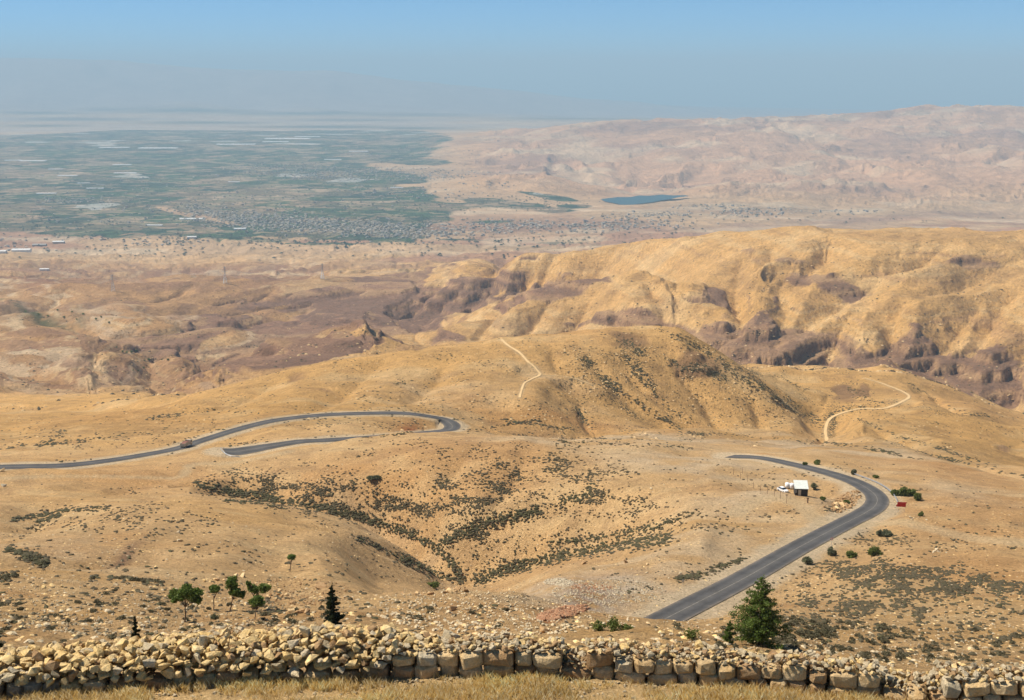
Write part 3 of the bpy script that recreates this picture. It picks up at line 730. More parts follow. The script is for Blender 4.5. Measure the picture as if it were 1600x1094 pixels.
# ------------------------------------------------------------------ materials for things
def pmat(name, col, rough=.8, metal=0.0, var=.2, scale=3.0, bump=None, spec=.3, coord='Object', detail=5):
    m, t, b = nt(name); N = NB(t)
    b.inputs['Roughness'].default_value = rough; b.inputs['Metallic'].default_value = metal; b.inputs['Specular IOR Level'].default_value = spec
    tc = N.n('ShaderNodeTexCoord').outputs['Object'] if coord == 'Object' else N.n('ShaderNodeNewGeometry').outputs['Position']
    f = N.noise(tc, scale, detail, .6)
    N.l(N.mix(1.0, tuple(col), N.ramp(f, [(.3, 1-var), (.7, 1+var)]), 'MULTIPLY'), b.inputs['Base Color'])
    if bump: N.l(N.bump(N.noise(tc, bump[0], 6, .65), bump[1]), b.inputs['Normal'])
    return m
def stone_mat(name, col, col2, lich):
    m, t, b = nt(name); N = NB(t)
    pos = N.n('ShaderNodeNewGeometry').outputs['Position']
    oi = N.n('ShaderNodeObjectInfo').outputs['Random']
    f = N.noise(pos, 3.0, 6, .65)
    c = N.mix(N.ramp(f, [(.35, 0), (.65, 1)]), col, col2)
    c = N.mix(1.0, c, N.ramp(N.noise(pos, 22, 5, .7), [(.3, .72), (.7, 1.2)]), 'MULTIPLY')
    c = N.mix(1.0, c, N.ramp(oi, [(0, (.86,.84,.81)), (.5, (1,1,1)), (1, (1.14,1.13,1.10))]), 'MULTIPLY')
    c = N.mix(N.ramp(N.noise(pos, 7, 5, .7), [(.56, 0), (.66, lich)]), c, (.24,.21,.17))
    N.l(c, b.inputs['Base Color'])
    h1 = N.bump(N.noise(pos, 9, 6, .65), .07); h2 = N.bump(N.noise(pos, 45, 4, .7), .02, 1.0, h1)
    v = N.bump(N.voro(pos, 4.5, 'DISTANCE_TO_EDGE'), .03, .6, h2)
    N.l(v, b.inputs['Normal'])
    return m
S_YEL = stone_mat('yellow_limestone', (.80,.54,.21), (.84,.63,.33), .10)
S_BRN = stone_mat('weathered_limestone', (.60,.39,.175), (.70,.52,.29), .3)
S_GRY = stone_mat('grey_limestone', (.44,.36,.24), (.56,.48,.34), .35)
S_PALE = stone_mat('pale_limestone', (.56,.44,.26), (.64,.53,.36), .2)
S_RED = stone_mat('red_rock', (.36,.16,.08), (.46,.28,.16), .2)
S_ORA = stone_mat('orange_rock', (.40,.23,.10), (.50,.33,.17), .3)

M_ASPH, t_, b_ = nt('asphalt'); N_ = NB(t_)
p_ = N_.n('ShaderNodeNewGeometry').outputs['Position']
uvn = N_.n('ShaderNodeAttribute', attribute_name='col'); sp_ = N_.n('ShaderNodeSeparateColor'); N_.l(uvn.outputs['Color'], sp_.inputs[0])
cc_ = N_.mix(1.0, (.085,.08,.075), N_.ramp(N_.noise(p_, .12, 5, .6), [(.3,.75),(.7,1.25)]), 'MULTIPLY')
cc_ = N_.mix(1.0, cc_, N_.ramp(N_.noise(p_, 1.5, 4, .6), [(.3,.9),(.7,1.1)]), 'MULTIPLY')
# darker worn wheel paths, dusty pale edges
wheel = N_.ramp(N_.math('ADD', sp_.outputs[0], N_.math('MULTIPLY', N_.math('SUBTRACT', N_.noise(p_, .5, 4, .7), .5), .22)), [(0,(2.3,2.0,1.6)),(.05,(1.45,1.35,1.2)),(.12,(.98,.98,.98)),(.22,(.80,.80,.80)),(.34,(1.02,1.02,1.02)),(.5,(1.22,1.18,1.1)),(.66,(1.02,1.02,1.02)),(.78,(.80,.80,.80)),(.88,(.98,.98,.98)),(.95,(1.45,1.35,1.2)),(1,(2.3,2.0,1.6))])
cc_ = N_.mix(1.0, cc_, wheel, 'MULTIPLY')
N_.l(cc_, b_.inputs['Base Color']); b_.inputs['Roughness'].default_value = .75
M_LINE = pmat('worn_road_paint', (.22,.20,.165), .8, var=.45, scale=.9, coord='w')
M_TRACK = pmat('track_dust', (.62,.42,.20), .95, var=.12, scale=.5, coord='w')
M_BARK = pmat('bark', (.13,.09,.06), .95, var=.35, scale=12, bump=(20,.02))
M_WHITE = pmat('white_paint', (.78,.78,.76), .45, var=.05)
M_GLASS = pmat('dark_glass', (.03,.04,.05), .1, spec=.6, var=.05)
M_RUB = pmat('black_rubber', (.025,.025,.025), .85)
M_STEEL = pmat('galvanised_steel', (.42,.42,.42), .45, .6, var=.15)
M_DARK = pmat('dark_panel', (.035,.032,.03), .7)
M_RED = pmat('red_board', (.50,.025,.02), .5, var=.12)
M_ROOF = pmat('pale_sheet_roof', (.62,.64,.58), .5, var=.12, scale=1.2)
M_RUST = pmat('rusty_steel', (.16,.09,.055), .8, .2, var=.3)
M_CREAM = pmat('cream_plaster', (.50,.43,.33), .9, var=.1, scale=.2)
M_GREYB = pmat('grey_concrete', (.36,.33,.29), .9, var=.1, scale=.2)
M_WHITEB = pmat('white_plaster', (.68,.66,.62), .9, var=.06, scale=.2)
M_TANB = pmat('tan_block', (.38,.29,.20), .9, var=.12, scale=.2)

def ribbon(name, C, z_up, mat, u0=-.5, u1=.5, nx=11, seg=None):
    C = C if seg is None else C[seg[0]:seg[1]]
    d = np.gradient(C[:, :2], axis=0); d /= np.linalg.norm(d, axis=1)[:, None] + 1e-9
    nrm = np.stack([-d[:,1], d[:,0]], -1)
    us = np.linspace(u0, u1, nx)
    V = np.zeros((len(C), nx, 3)); V[:,:,:2] = C[:,None,:2] + nrm[:,None,:]*(us[None,:,None]*C[:,None,3:4]); V[:,:,2] = C[:,None,2] + z_up
    i = (np.arange(len(C)-1)[:,None]*nx + np.arange(nx-1)[None,:]).ravel()
    Fq = np.stack([i, i+nx, i+nx+1, i+1], -1)
    uu = np.broadcast_to((us-u0)/(u1-u0), (len(C), nx)).ravel()
    at_ = np.stack([uu, uu*0, uu*0, uu*0+1], -1)
    o = mesh_np(name, V.reshape(-1,3), Fq, mat, smooth=True, attrs={'col': at_}); o['kind'] = 'structure'
    return o
for kind, C in PATHS:
    if kind == 'road':
        ribbon('road', C, .10, M_ASPH)
        if len(C) > 200:
            m_ = ribbon('road_centre_line', C, .104, M_LINE, -.01, .01, 3)
    elif C[:,1].min() > 600:
        us = np.linspace(-.5, .5, 5); d_ = np.gradient(C[:, :2], axis=0); d_ /= np.linalg.norm(d_, axis=1)[:, None] + 1e-9
        wob = 1 + .25*vnoise(np.arange(len(C))*.31, np.arange(len(C))*0., 9)
        Xv = C[:,None,0] - d_[:,None,1]*us[None,:]*(.7*C[:,3]*wob)[:,None]; Yv = C[:,None,1] + d_[:,None,0]*us[None,:]*(.7*C[:,3]*wob)[:,None]
        keep = bilin(DROAD, C[:,0], C[:,1]) > .3
        Zv = bilin(Z, Xv, Yv) + .05 + .00025*Yv
        idx = np.where(keep)[0]
        Xv, Yv, Zv = Xv[idx], Yv[idx], Zv[idx]
        i = (np.arange(len(idx)-1)[:,None]*5 + np.arange(4)[None,:]).ravel()
        o = mesh_np('dirt_track', np.stack([Xv,Yv,Zv],-1).reshape(-1,3), np.stack([i,i+5,i+6,i+1],-1), M_TRACK, smooth=True); o['kind'] = 'structure'

# ------------------------------------------------------------------ water of the reservoir
M_WATER, t_, b_ = nt('reservoir_water'); b_.inputs['Base Color'].default_value = (.03,.085,.10,1); b_.inputs['Roughness'].default_value = .5; b_.inputs['Specular IOR Level'].default_value = .25
N_ = NB(t_); N_.l(N_.bump(N_.noise(N_.n('ShaderNodeNewGeometry').outputs['Position'], .05, 4), 1.0), b_.inputs['Normal'])
wv = []
for px, py in [(938,311),(946,315),(958,317),(970,320),(988,320),(1002,318),(1020,316),(1034,313),(1048,311),(1062,308),(1078,306.5),(1070,305),(1052,305.5),(1035,304),(1015,306),(998,305.5),(985,308),(965,308)]:
    a, t = ray(px, py); Yw = LAKE_Z / t; wv.append((a*Yw, Yw, LAKE_Z))
mb = MB(); mb.add(wv, [tuple(range(len(wv)))]); o = mb.build('water', M_WATER); o['kind'] = 'structure'

# ------------------------------------------------------------------ rocks
def hull(pts):
    bm = bmesh.new()
    for p in pts: bm.verts.new(p)
    r = bmesh.ops.convex_hull(bm, input=bm.verts)
    bmesh.ops.delete(bm, geom=list({g for g in list(r['geom_interior']) + list(r['geom_unused']) if isinstance(g, bmesh.types.BMVert)}), context='VERTS')
    bmesh.ops.triangulate(bm, faces=bm.faces)
    return bm
def rock_mesh(seed, blocky=False):
    r = random.Random(seed); pts = []
    if blocky:
        for sx in (-1,1):
            for sy in (-1,1):
                for sz in (-1,1):
                    jx, jy, jz = (r.uniform(.82,1.0) for _ in range(3)); ch = r.uniform(.16,.36)
                    pts += [(sx*jx*.5, sy*(jy-ch)*.5, sz*(jz-ch)*.5), (sx*(jx-ch)*.5, sy*jy*.5, sz*(jz-ch)*.5), (sx*(jx-ch)*.5, sy*(jy-ch)*.5, sz*jz*.5)]
        for _ in range(4): pts.append((r.uniform(-.4,.4), -.5 - r.uniform(0,.06), r.uniform(-.35,.35)))
    else:
        n = r.randint(10, 14)
        sx, sy = r.uniform(-.35,.35), r.uniform(-.3,.3)
        for _ in range(n):
            v = Vector((r.gauss(0,1), r.gauss(0,1), r.gauss(0,1))).normalized()
            k = .5 / max(abs(v.x), abs(v.y), abs(v.z))**.62 * r.uniform(.82, 1)
            v = v * k * .92
            pts.append((v.x + sx*v.z, v.y + sy*v.z, v.z))
    bm = hull(pts); me = bpy.data.meshes.new('stone'); bm.to_mesh(me); bm.free()
    me.materials.append(S_YEL)
    return me
ROCKS = [rock_mesh(i) for i in range(26)]
BLOCKS = [rock_mesh(100+i, True) for i in range(16)]
def rock_arrays(me):
    v = np.empty(len(me.vertices)*3); me.vertices.foreach_get('co', v)
    f = np.empty(len(me.polygons)*3, int); me.loops.foreach_get('vertex_index', f)
    return v.reshape(-1,3), f.reshape(-1,3)
RA = [rock_arrays(m) for m in ROCKS]
def place_mesh(name, me, loc, rot, scl, mat, parent=None):
    o = bpy.data.objects.new(name, me); COL.objects.link(o)
    o.location = loc; o.rotation_euler = rot; o.scale = scl
    if parent: o.parent = parent
    o.material_slots[0].link = 'OBJECT'; o.material_slots[0].material = mat
    return o
def rot_mats(n, flat=False):
    A = rng.uniform(0, 2*math.pi, n); c, s = np.cos(A), np.sin(A)
    Rz = np.zeros((n,3,3)); Rz[:,0,0]=c; Rz[:,0,1]=-s; Rz[:,1,0]=s; Rz[:,1,1]=c; Rz[:,2,2]=1
    if flat: return Rz
    B = rng.uniform(-1, 1, n)*1.2; c, s = np.cos(B), np.sin(B)
    Rx = np.zeros((n,3,3)); Rx[:,0,0]=1; Rx[:,1,1]=c; Rx[:,1,2]=-s; Rx[:,2,1]=s; Rx[:,2,2]=c
    return Rz @ Rx
def scatter(name, tmpl, P, S, mat, parent=None, flat=False, smooth_=False):
    """one joined mesh of many small copies: tmpl list of (v,f); P (n,3); S (n,3) sizes"""
    n = len(P); R = rot_mats(n, flat); which = rng.integers(0, len(tmpl), n); V = []; Fs = []; b = 0
    for k, (v, f) in enumerate(tmpl):
        idx = np.where(which == k)[0]
        if not len(idx): continue
        vv = v[None] * S[idx][:,None,:]
        vv = np.einsum('nij,nkj->nki', R[idx], vv) + P[idx][:,None,:]
        V.append(vv.reshape(-1,3)); Fs.append((f[None] + (np.arange(len(idx))*len(v))[:,None,None]).reshape(-1, f.shape[1]) + b)
        b += len(idx)*len(v)
    o = mesh_np(name, np.concatenate(V), np.concatenate(Fs), mat, parent, smooth=smooth_)
    o['kind'] = 'stuff'
    return o

def scatter_multi(name, tmpl, P, S, mi, mats, parent=None, flat=False):
    n = len(P); R = rot_mats(n, flat); which = rng.integers(0, len(tmpl), n); V = []; Fs = []; MI = []; b = 0
    for k, (v, f) in enumerate(tmpl):
        idx = np.where(which == k)[0]
        if not len(idx): continue
        vv = np.einsum('nij,nkj->nki', R[idx], v[None]*S[idx][:,None,:]) + P[idx][:,None,:]
        V.append(vv.reshape(-1,3)); Fs.append((f[None] + (np.arange(len(idx))*len(v))[:,None,None]).reshape(-1, f.shape[1]) + b)
        MI.append(np.repeat(mi[idx], len(f))); b += len(idx)*len(v)
    o = mesh_np(name, np.concatenate(V), np.concatenate(Fs), mats[0], parent)
    for m in mats[1:]: o.data.materials.append(m)
    o.data.polygons.foreach_set('material_index', np.concatenate(MI).astype(np.int32)); o['kind'] = 'stuff'
    return o

# ------------------------------------------------------------------ dry stone wall
def at_ground(px, py, z=GZ):
    a, t = ray(px, py); Y = z / t; return a*Y, Y
base_pts = [at_ground(*p) for p in [(-140,1104),(-60,1098),(60,1088),(200,1078),(350,1071),(500,1066),(700,1061),(900,1064),(1100,1073),(1300,1088),(1450,1105),(1600,1116),(1740,1122)]]
BX = np.array([p[0] for p in base_pts]); BY = np.array([p[1] for p in base_pts])
def wall_y(x): return np.interp(x, BX, BY)
def wpx(x): return 800 + x / 23.4 * 1990      # rough column of a spot on the wall
wall = empty('stone_wall', (0, float(wall_y(0)), GZ))
tag(wall, 'long tumbled dry stone wall of yellow limestone along the dry grass', 'wall')
wl = Vector(wall.location)
rr = random.Random(5)
stones = []   # (mesh, loc, rot, scl, mat, size)
def ground_z_fore(x, y): return gz(x, y)
# courses of squared blocks
x = BX[0] + .1
def course(x, zbase, hrange, wr, y_off, upto, mat_f, gap=.015):
    tops = []
    while x < upto:
        w = rr.uniform(*wr); h = rr.uniform(*hrange)
        cx = x + w/2; y = float(wall_y(cx)) + y_off + rr.uniform(-.06,.06)
        d = rr.uniform(.34,.46)
        ang = math.atan2(float(wall_y(cx+.2) - wall_y(cx-.2)), .4)
        zb = zbase(cx)
        if zbase is not gb and (rr.random() < .03 or 1362 < wpx(cx) < 1425): tops.append((x, x+w, zb+.05)); x += w; continue
        stones.append((rr.choice(BLOCKS), (cx, y + d/2, zb + h/2), (rr.uniform(-.10,.10), rr.uniform(-.10,.10), ang + rr.uniform(-.16,.16)), (w*1.04, d, h*1.08), mat_f(cx), w*h))
        tops.append((x, x+w, zb+h)); x += w + gap*rr.uniform(-.5, 2.5)
    return tops
def brn(cx): return rr.choice([S_BRN,S_BRN,S_BRN,S_ORA,S_BRN,S_PALE]) if wpx(cx) > 640 else rr.choice([S_BRN,S_ORA,S_YEL])
gb = lambda cx: ground_z_fore(cx, float(wall_y(cx))) - .13
low = course(BX[0]+.1, gb, (.27,.35), (.28,.58), 0.06, BX[-1], lambda cx: S_GRY if wpx(cx) < 110 else brn(cx))
XS0 = float(np.interp(610, [wpx(BX[0]), wpx(BX[-1])], [BX[0], BX[-1]]))
def top_of(tops):
    def f(cx):
        for a, b, z in tops:
            if a - .02 <= cx <= b + .04: return z
        return tops[-1][2]
    return f
up = course(XS0, lambda cx: top_of(low)(cx) - .015, (.22,.31), (.30,.58), 0.07, BX[-1], brn)
# height map for the heap: x along, q behind the face
RES = .04
nx_ = int((BX[-1]-BX[0])/RES); nq = int(1.6/RES)
H = np.zeros((nx_, nq)); xg = BX[0] + (np.arange(nx_)+.5)*RES; qg = (np.arange(nq)+.5)*RES - .05
base_z = np.array([gb(x_) + .08 for x_ in xg])
low_t = np.array([top_of(low)(x_) for x_ in xg]) - base_z; up_t = np.array([top_of(up)(x_) for x_ in xg]) - base_z
isr = wpx(xg) > 612
H[:, qg < .42] = low_t[:, None]
H[isr] = np.where((qg < .42)[None, :], up_t[isr][:, None], H[isr])
pxg = wpx(xg)
hl = np.interp(pxg, [-80, 0, 60, 150, 300, 420, 520, 600, 680, 760], [.42,.48,.55,.62,.72,.75,.76,.70,.64,.56]) + .06*vnoise(xg*1.1, xg*0, 3)
tgt_l = hl[:, None] * np.clip(1 - np.abs(qg[None, :] - .55)*.42, 0, 1) * np.where(qg[None,:] < .0, .3, 1) * smooth(1.55, 1.15, qg)[None,:]
tgt_l = np.where(qg[None,:] < .30, np.minimum(tgt_l, (.42 + 1.5*np.clip(qg,0,1))[None,:]), tgt_l)
tgt_r = (up_t + .05)[:, None] * np.where(qg < .85, 1.0, 0)[None, :] * (1 - .35*np.clip(qg-.4,0,1))[None,:]
tgt_r = tgt_r * np.where(qg < .12, 0, 1)[None, :]
kR = smooth(600, 720, pxg)[:, None]
TGT = tgt_l*(1-kR) + tgt_r*kR
NST = 0
rs = random.Random(21)
def drop(size_fn, tries, left=True, thresh=.05, cover=.35):
    global NST
    D = TGT - H
    made = 0
    for _ in range(tries):
        # pick among random candidates the one furthest below the wanted height
        ii = rng.integers(3, nx_-3, 14); jj = rng.integers(1, nq-2, 14)
        if left is True: ok = pxg[ii] < 700
        elif left is False: ok = pxg[ii] >= 640
        else: ok = np.ones(14, bool)
        dd = np.where(ok, (TGT - H)[ii, jj], -1); k = int(np.argmax(dd))
        if dd[k] < thresh: continue
        i, j = int(ii[k]), int(jj[k]); s = size_fn(float(pxg[i]), float(qg[j]))
        ax, ay, az = s*rs.uniform(.9,1.35), s*rs.uniform(.75,1.0), s*rs.uniform(.55,.9)
        ri, rj = max(1, int(ax*.42/RES)), max(1, int(ay*.42/RES))
        i0, i1, j0, j1 = max(0,i-ri), min(nx_, i+ri+1), max(0,j-rj), min(nq, j+rj+1)
        patch = H[i0:i1, j0:j1]
        h0 = np.percentile(patch, 60)
        if h0 + az*.75 > TGT[i, j] + .10 + s*.1: continue
        zc = h0 + az*.40
        gy, gx_ = np.meshgrid((np.arange(j0,j1)-j)/(rj+.5), (np.arange(i0,i1)-i)/(ri+.5))
        dome = h0 + az*.84*np.sqrt(np.clip(1 - .75*(gx_**2+gy**2), 0, 1))
        H[i0:i1, j0:j1] = np.maximum(patch, dome)
        xc = float(xg[i]); yc = float(wall_y(xc)) + float(qg[j])
        p = float(pxg[i])
        if p < 640 + 60*math.sin(i): mt = rs.choice([S_YEL]*6 + [S_PALE, S_ORA]) if p > 60 or qg[j] > .3 else rs.choice([S_YEL, S_GRY, S_PALE])
        else: mt = rs.choice([S_PALE]*3 + [S_YEL]*2 + [S_ORA])
        stones.append((rs.choice(ROCKS), (xc, yc, base_z[i] + zc), (rs.uniform(-.5,.5), rs.uniform(-.5,.5), rs.uniform(0,6.28)), (ax, ay, az), mt, s*s*(1.3 if qg[j] < .7 else .8)))
        made += 1
    return made
drop(lambda p, q: rs.uniform(.30,.42), 160, True, .20)
drop(lambda p, q: rs.uniform(.18,.30), 3200, True, .10)
drop(lambda p, q: rs.uniform(.11,.20), 3500, True, .05)
drop(lambda p, q: rs.uniform(.06,.12), 3500, True, .03)
drop(lambda p, q: rs.uniform(.14,.26), 900, False, .12)
drop(lambda p, q: rs.uniform(.10,.19), 4200, False, .05)
drop(lambda p, q: rs.uniform(.06,.12), 5000, False, .025)
stones.sort(key=lambda s: -s[5])
for s in stones[:300]:
    me, loc, rot, scl, mt, _ = s
    place_mesh('stone', me, Vector(loc) - wl, rot, scl, mt, wall)
rest = stones[300:]
SM = [S_YEL, S_PALE, S_GRY, S_ORA, S_BRN]; V = []; Fa = []; MI = []; b = 0
for me, loc, rot, scl, mt, _ in rest:
    v, f = rock_arrays(me)
    v = (v*np.array(scl)) @ np.array(Euler(rot).to_matrix()).T + np.array(loc) - np.array(wl)
    V.append(v); Fa.append(f + b); b += len(v); MI += [SM.index(mt)]*len(f)
o = mesh_np('small_stones', np.concatenate(V), np.concatenate(Fa), SM[0], wall); o['kind'] = 'stuff'
for m in SM[1:]: o.data.materials.append(m)
o.data.polygons.foreach_set('material_index', MI)
print('wall stones', len(stones))

# fallen stones in the grass in front of the wall
FALLEN = [(508,1046,.34,S_YEL,'upright yellow stone standing in the dry grass before the wall',1.5),
 (209,1081,.30,S_PALE,'flat cream stone lying lowest in the grass, near the left corner',.45),
 (289,1064,.24,S_YEL,'small tan stone lying in the grass left of the heap middle',.5),
 (410,1042,.46,S_PALE,'broad flat pale stone at the foot of the stone heap',.45),
 (383,1058,.16,S_PALE,'small pale round stone in the grass below the broad flat slab',.9),
 (331,1040,.30,S_YEL,'yellow angular stone leaning on the foot of the heap, left of the slab',.9),
 (360,1042,.26,S_YEL,'squat yellow stone between the leaning stone and the broad slab',.8),
 (573,1040,.32,S_PALE,'cream stone split in two tones at the foot of the wall, in the middle left',.9),
 (35,1062,.46,S_GRY,'big grey slab leaning against the left end of the wall',1.25),
 (788,1052,.14,S_PALE,'small pale stone at the grass edge below the squared blocks',.7),
 (1215,1073,.18,S_PALE,'white stone in the grass below the right hand blocks',.8),
 (1240,1062,.26,S_PALE,'pale stone fallen against the wall right of the big conifer',.8),
 (1385,1068,.30,S_PALE,'whitish stone in the gap where the right wall has collapsed',.8),
 (1441,1076,.24,S_PALE,'pale stone right of the collapsed gap in the wall',.7),
 (1340,1072,.20,S_GRY,'grey stone in dry grass left of the collapsed gap',.7),
 (100,1072,.22,S_YEL,'yellow stone in the grass right of the leaning grey slab',.7)]
for px, py, s, mt, lab, hz in FALLEN:
    x_, y_ = at_ground(px, py); z_ = gz(x_, y_)
    o = place_mesh('fallen_stone', rs.choice(ROCKS), (x_, y_, z_ + s*hz*.35), (rs.uniform(-.2,.2), rs.uniform(-.2,.2), rs.uniform(0,6)), (s*1.1, s*.8, s*hz), mt)
    tag(o, lab, 'stone')
n = 900
px_ = rng.uniform(-120, 1720, n); yo = rng.uniform(0, 1, n)**2.2
xs_ = np.interp(px_, [wpx(BX[0]), wpx(BX[-1])], [BX[0], BX[-1]]); ys_ = wall_y(xs_) - .02 - yo*1.6
P = np.stack([xs_, ys_, bilin(Z, xs_, ys_) + .01], -1); s_ = rng.uniform(.03,.10,n)
tag(scatter('loose_chippings', RA, P, np.stack([s_*1.2, s_, s_*.6], -1), S_PALE), kind='stuff')

# ------------------------------------------------------------------ dry grass
M_GRASS, t_, b_ = nt('dry_grass'); N_ = NB(t_)
ga = N_.n('ShaderNodeAttribute', attribute_name='col').outputs['Color']
N_.l(ga, b_.inputs['Base Color']); b_.inputs['Roughness'].default_value = .7
tr_ = N_.n('ShaderNodeBsdfTranslucent'); N_.l(ga, tr_.inputs['Color']); mx_ = N_.n('ShaderNodeMixShader'); mx_.inputs[0].default_value = .45
N_.l(b_.outputs[0], mx_.inputs[1]); N_.l(tr_.outputs[0], mx_.inputs[2]); N_.l(mx_.outputs[0], [n for n in t_.nodes if n.type == 'OUTPUT_MATERIAL'][0].inputs[0])
def grass():
    nt_ = 11000; nb = 26
    tx = rng.uniform(-13.5, 13.5, nt_); ty = rng.uniform(18.2, 22.4, nt_)
    dens = fbm(tx*.55, ty*1.1, 3, 301)
    keep = (rng.uniform(0,1,nt_) < np.clip(.62 + dens*1.6, .06, 1)) & (ty < wall_y(tx) + .02)
    tx, ty, dens = tx[keep], ty[keep], dens[keep]; m = len(tx)
    bx = np.repeat(tx, nb) + rng.normal(0,.055,m*nb); by = np.repeat(ty, nb) + rng.normal(0,.055,m*nb)
    bz = bilin(Z, bx, by) - .01
    h = rng.uniform(.05,.20,m*nb) * np.repeat(.7 + .5*np.clip(dens+.4,0,1), nb)
    az = rng.uniform(0,6.283,m*nb); lean = rng.uniform(.1,.75,m*nb)*h
    w = rng.uniform(.002,.0048,m*nb)
    ox, oy = np.cos(az)*lean, np.sin(az)*lean; sx, sy = -np.sin(az)*w, np.cos(az)*w
    r2 = rng.uniform(0,6.283,m*nb); sx, sy = np.cos(r2)*w, np.sin(r2)*w
    v0 = np.stack([bx-sx, by-sy, bz], -1); v1 = np.stack([bx+sx, by+sy, bz], -1)
    v2 = np.stack([bx+ox*.4+sx*.8, by+oy*.4+sy*.8, bz+h*.6], -1); v3 = np.stack([bx+ox, by+oy, bz+h], -1)
    V = np.stack([v0,v1,v2,v3], 1).reshape(-1,3)
    i = np.arange(m*nb)*4; Fq = np.stack([i, i+1, i+2, i+3], -1)
    base = np.array([(.72,.52,.20),(.78,.62,.32),(.62,.42,.14),(.80,.68,.42)])[rng.integers(0,4,m*nb)]
    tone = 1 + .25*np.repeat(fbm(tx*.8, ty*1.2, 2, 303), nb)
    c = np.repeat(base*tone[:,None], 4, 0); c = np.concatenate([np.clip(c,0,.8), np.ones((len(c),1))], 1)
    o = mesh_np('dry_grass', V, Fq, M_GRASS, attrs={'col': c}); o['kind'] = 'stuff'
    tag(o, 'dry yellow grass in front of the stone wall')
grass()

# ------------------------------------------------------------------ foliage
def leaf_mat(name, c1, c2, sc=1.5):
    m, t, b = nt(name); N = NB(t)
    pos = N.n('ShaderNodeNewGeometry').outputs['Position']
    f = N.noise(pos, sc, 4, .6)
    c = N.mix(N.ramp(f, [(.35,0),(.65,1)]), c1, c2)
    c = N.mix(1.0, c, N.ramp(N.noise(pos, sc*9, 2, .6), [(.3,.7),(.7,1.3)]), 'MULTIPLY')
    N.l(c, b.inputs['Base Color']); b.inputs['Roughness'].default_value = .6
    tr = N.n('ShaderNodeBsdfTranslucent'); N.l(c, tr.inputs['Color']); mx = N.n('ShaderNodeMixShader'); mx.inputs[0].default_value = .3
    N.l(b.outputs[0], mx.inputs[1]); N.l(tr.outputs[0], mx.inputs[2]); N.l(mx.outputs[0], [q for q in t.nodes if q.type == 'OUTPUT_MATERIAL'][0].inputs[0])
    return m
L_PINE = leaf_mat('pine_needles', (.10,.155,.03), (.17,.22,.05), 1.2)
L_CON = leaf_mat('conifer_needles', (.07,.115,.022), (.15,.20,.04), 1.6)
L_DARK = leaf_mat('dark_needles', (.022,.032,.014), (.040,.052,.020), 1.6)
L_BUSH = leaf_mat('green_leaves', (.11,.14,.03), (.18,.20,.05), .8)
L_PALE = leaf_mat('grey_green_leaves', (.12,.125,.065), (.17,.17,.09), .8)
L_SCRUB = leaf_mat('scrub_leaves', (.10,.080,.042), (.15,.12,.066), .35)
L_NEAR = leaf_mat('near_scrub_leaves', (.11,.095,.05), (.18,.155,.085), 1.5)
L_SCRUBG = leaf_mat('green_scrub_leaves', (.085,.076,.034), (.125,.112,.052), .35)

def leaves(clumps, n, size, seed, shell=.55, flat=.0, elong=1.0, out=.0):
    """n leaf quads spread through ellipsoid clumps [(centre, (rx,ry,rz))]"""
    r = np.random.default_rng(seed)
    vol = np.array([c[1][0]*c[1][1]+c[1][0]*c[1][2] for c in clumps]); vol = vol/vol.sum()
    k = r.choice(len(clumps), n, p=vol)
    C = np.array([c[0] for c in clumps], float)[k]; R = np.array([c[1] for c in clumps], float)[k]
    d = r.normal(size=(n,3)); d /= np.linalg.norm(d,axis=1)[:,None]
    rad = shell + (1-shell)*r.uniform(0,1,n)**.6
    rad *= 1 + .16*r.normal(size=n)
    P = C + d*R*rad[:,None]
    u = r.normal(size=(n,3)); u = u*(1-out) + d*out*2; u /= np.linalg.norm(u,axis=1)[:,None]
    w = np.cross(u, r.normal(size=(n,3))); w /= np.linalg.norm(w,axis=1)[:,None]
    s = size*r.uniform(.6,1.4,n)[:,None]
    V = np.stack([P - w*s*.5, P + u*s*elong*.6, P + w*s*.5, P - u*s*elong*.6], 1).reshape(-1,3)
    i = np.arange(n)*4
    return V, np.stack([i,i+1,i+2,i+3], -1)
def mpp(P): return (P.y*math.cos(PITCH) - P.z*math.sin(PITCH)) / F

def trunk(mb, p0, p1, r0, r1, seed, bend=.05, n=4):
    r = random.Random(seed); p0, p1 = Vector(p0), Vector(p1); pts = [p0]
    L = (p1-p0).length
    for i in range(1, n+1):
        q = p0.lerp(p1, i/n)
        if i < n: q += Vector((r.uniform(-1,1), r.uniform(-1,1), 0))*L*bend
        pts.append(q)
    for i in range(n): mb.tube(pts[i], pts[i+1], r0 + (r1-r0)*i/n, r0 + (r1-r0)*(i+1)/n, 7, cap=False)
    return pts

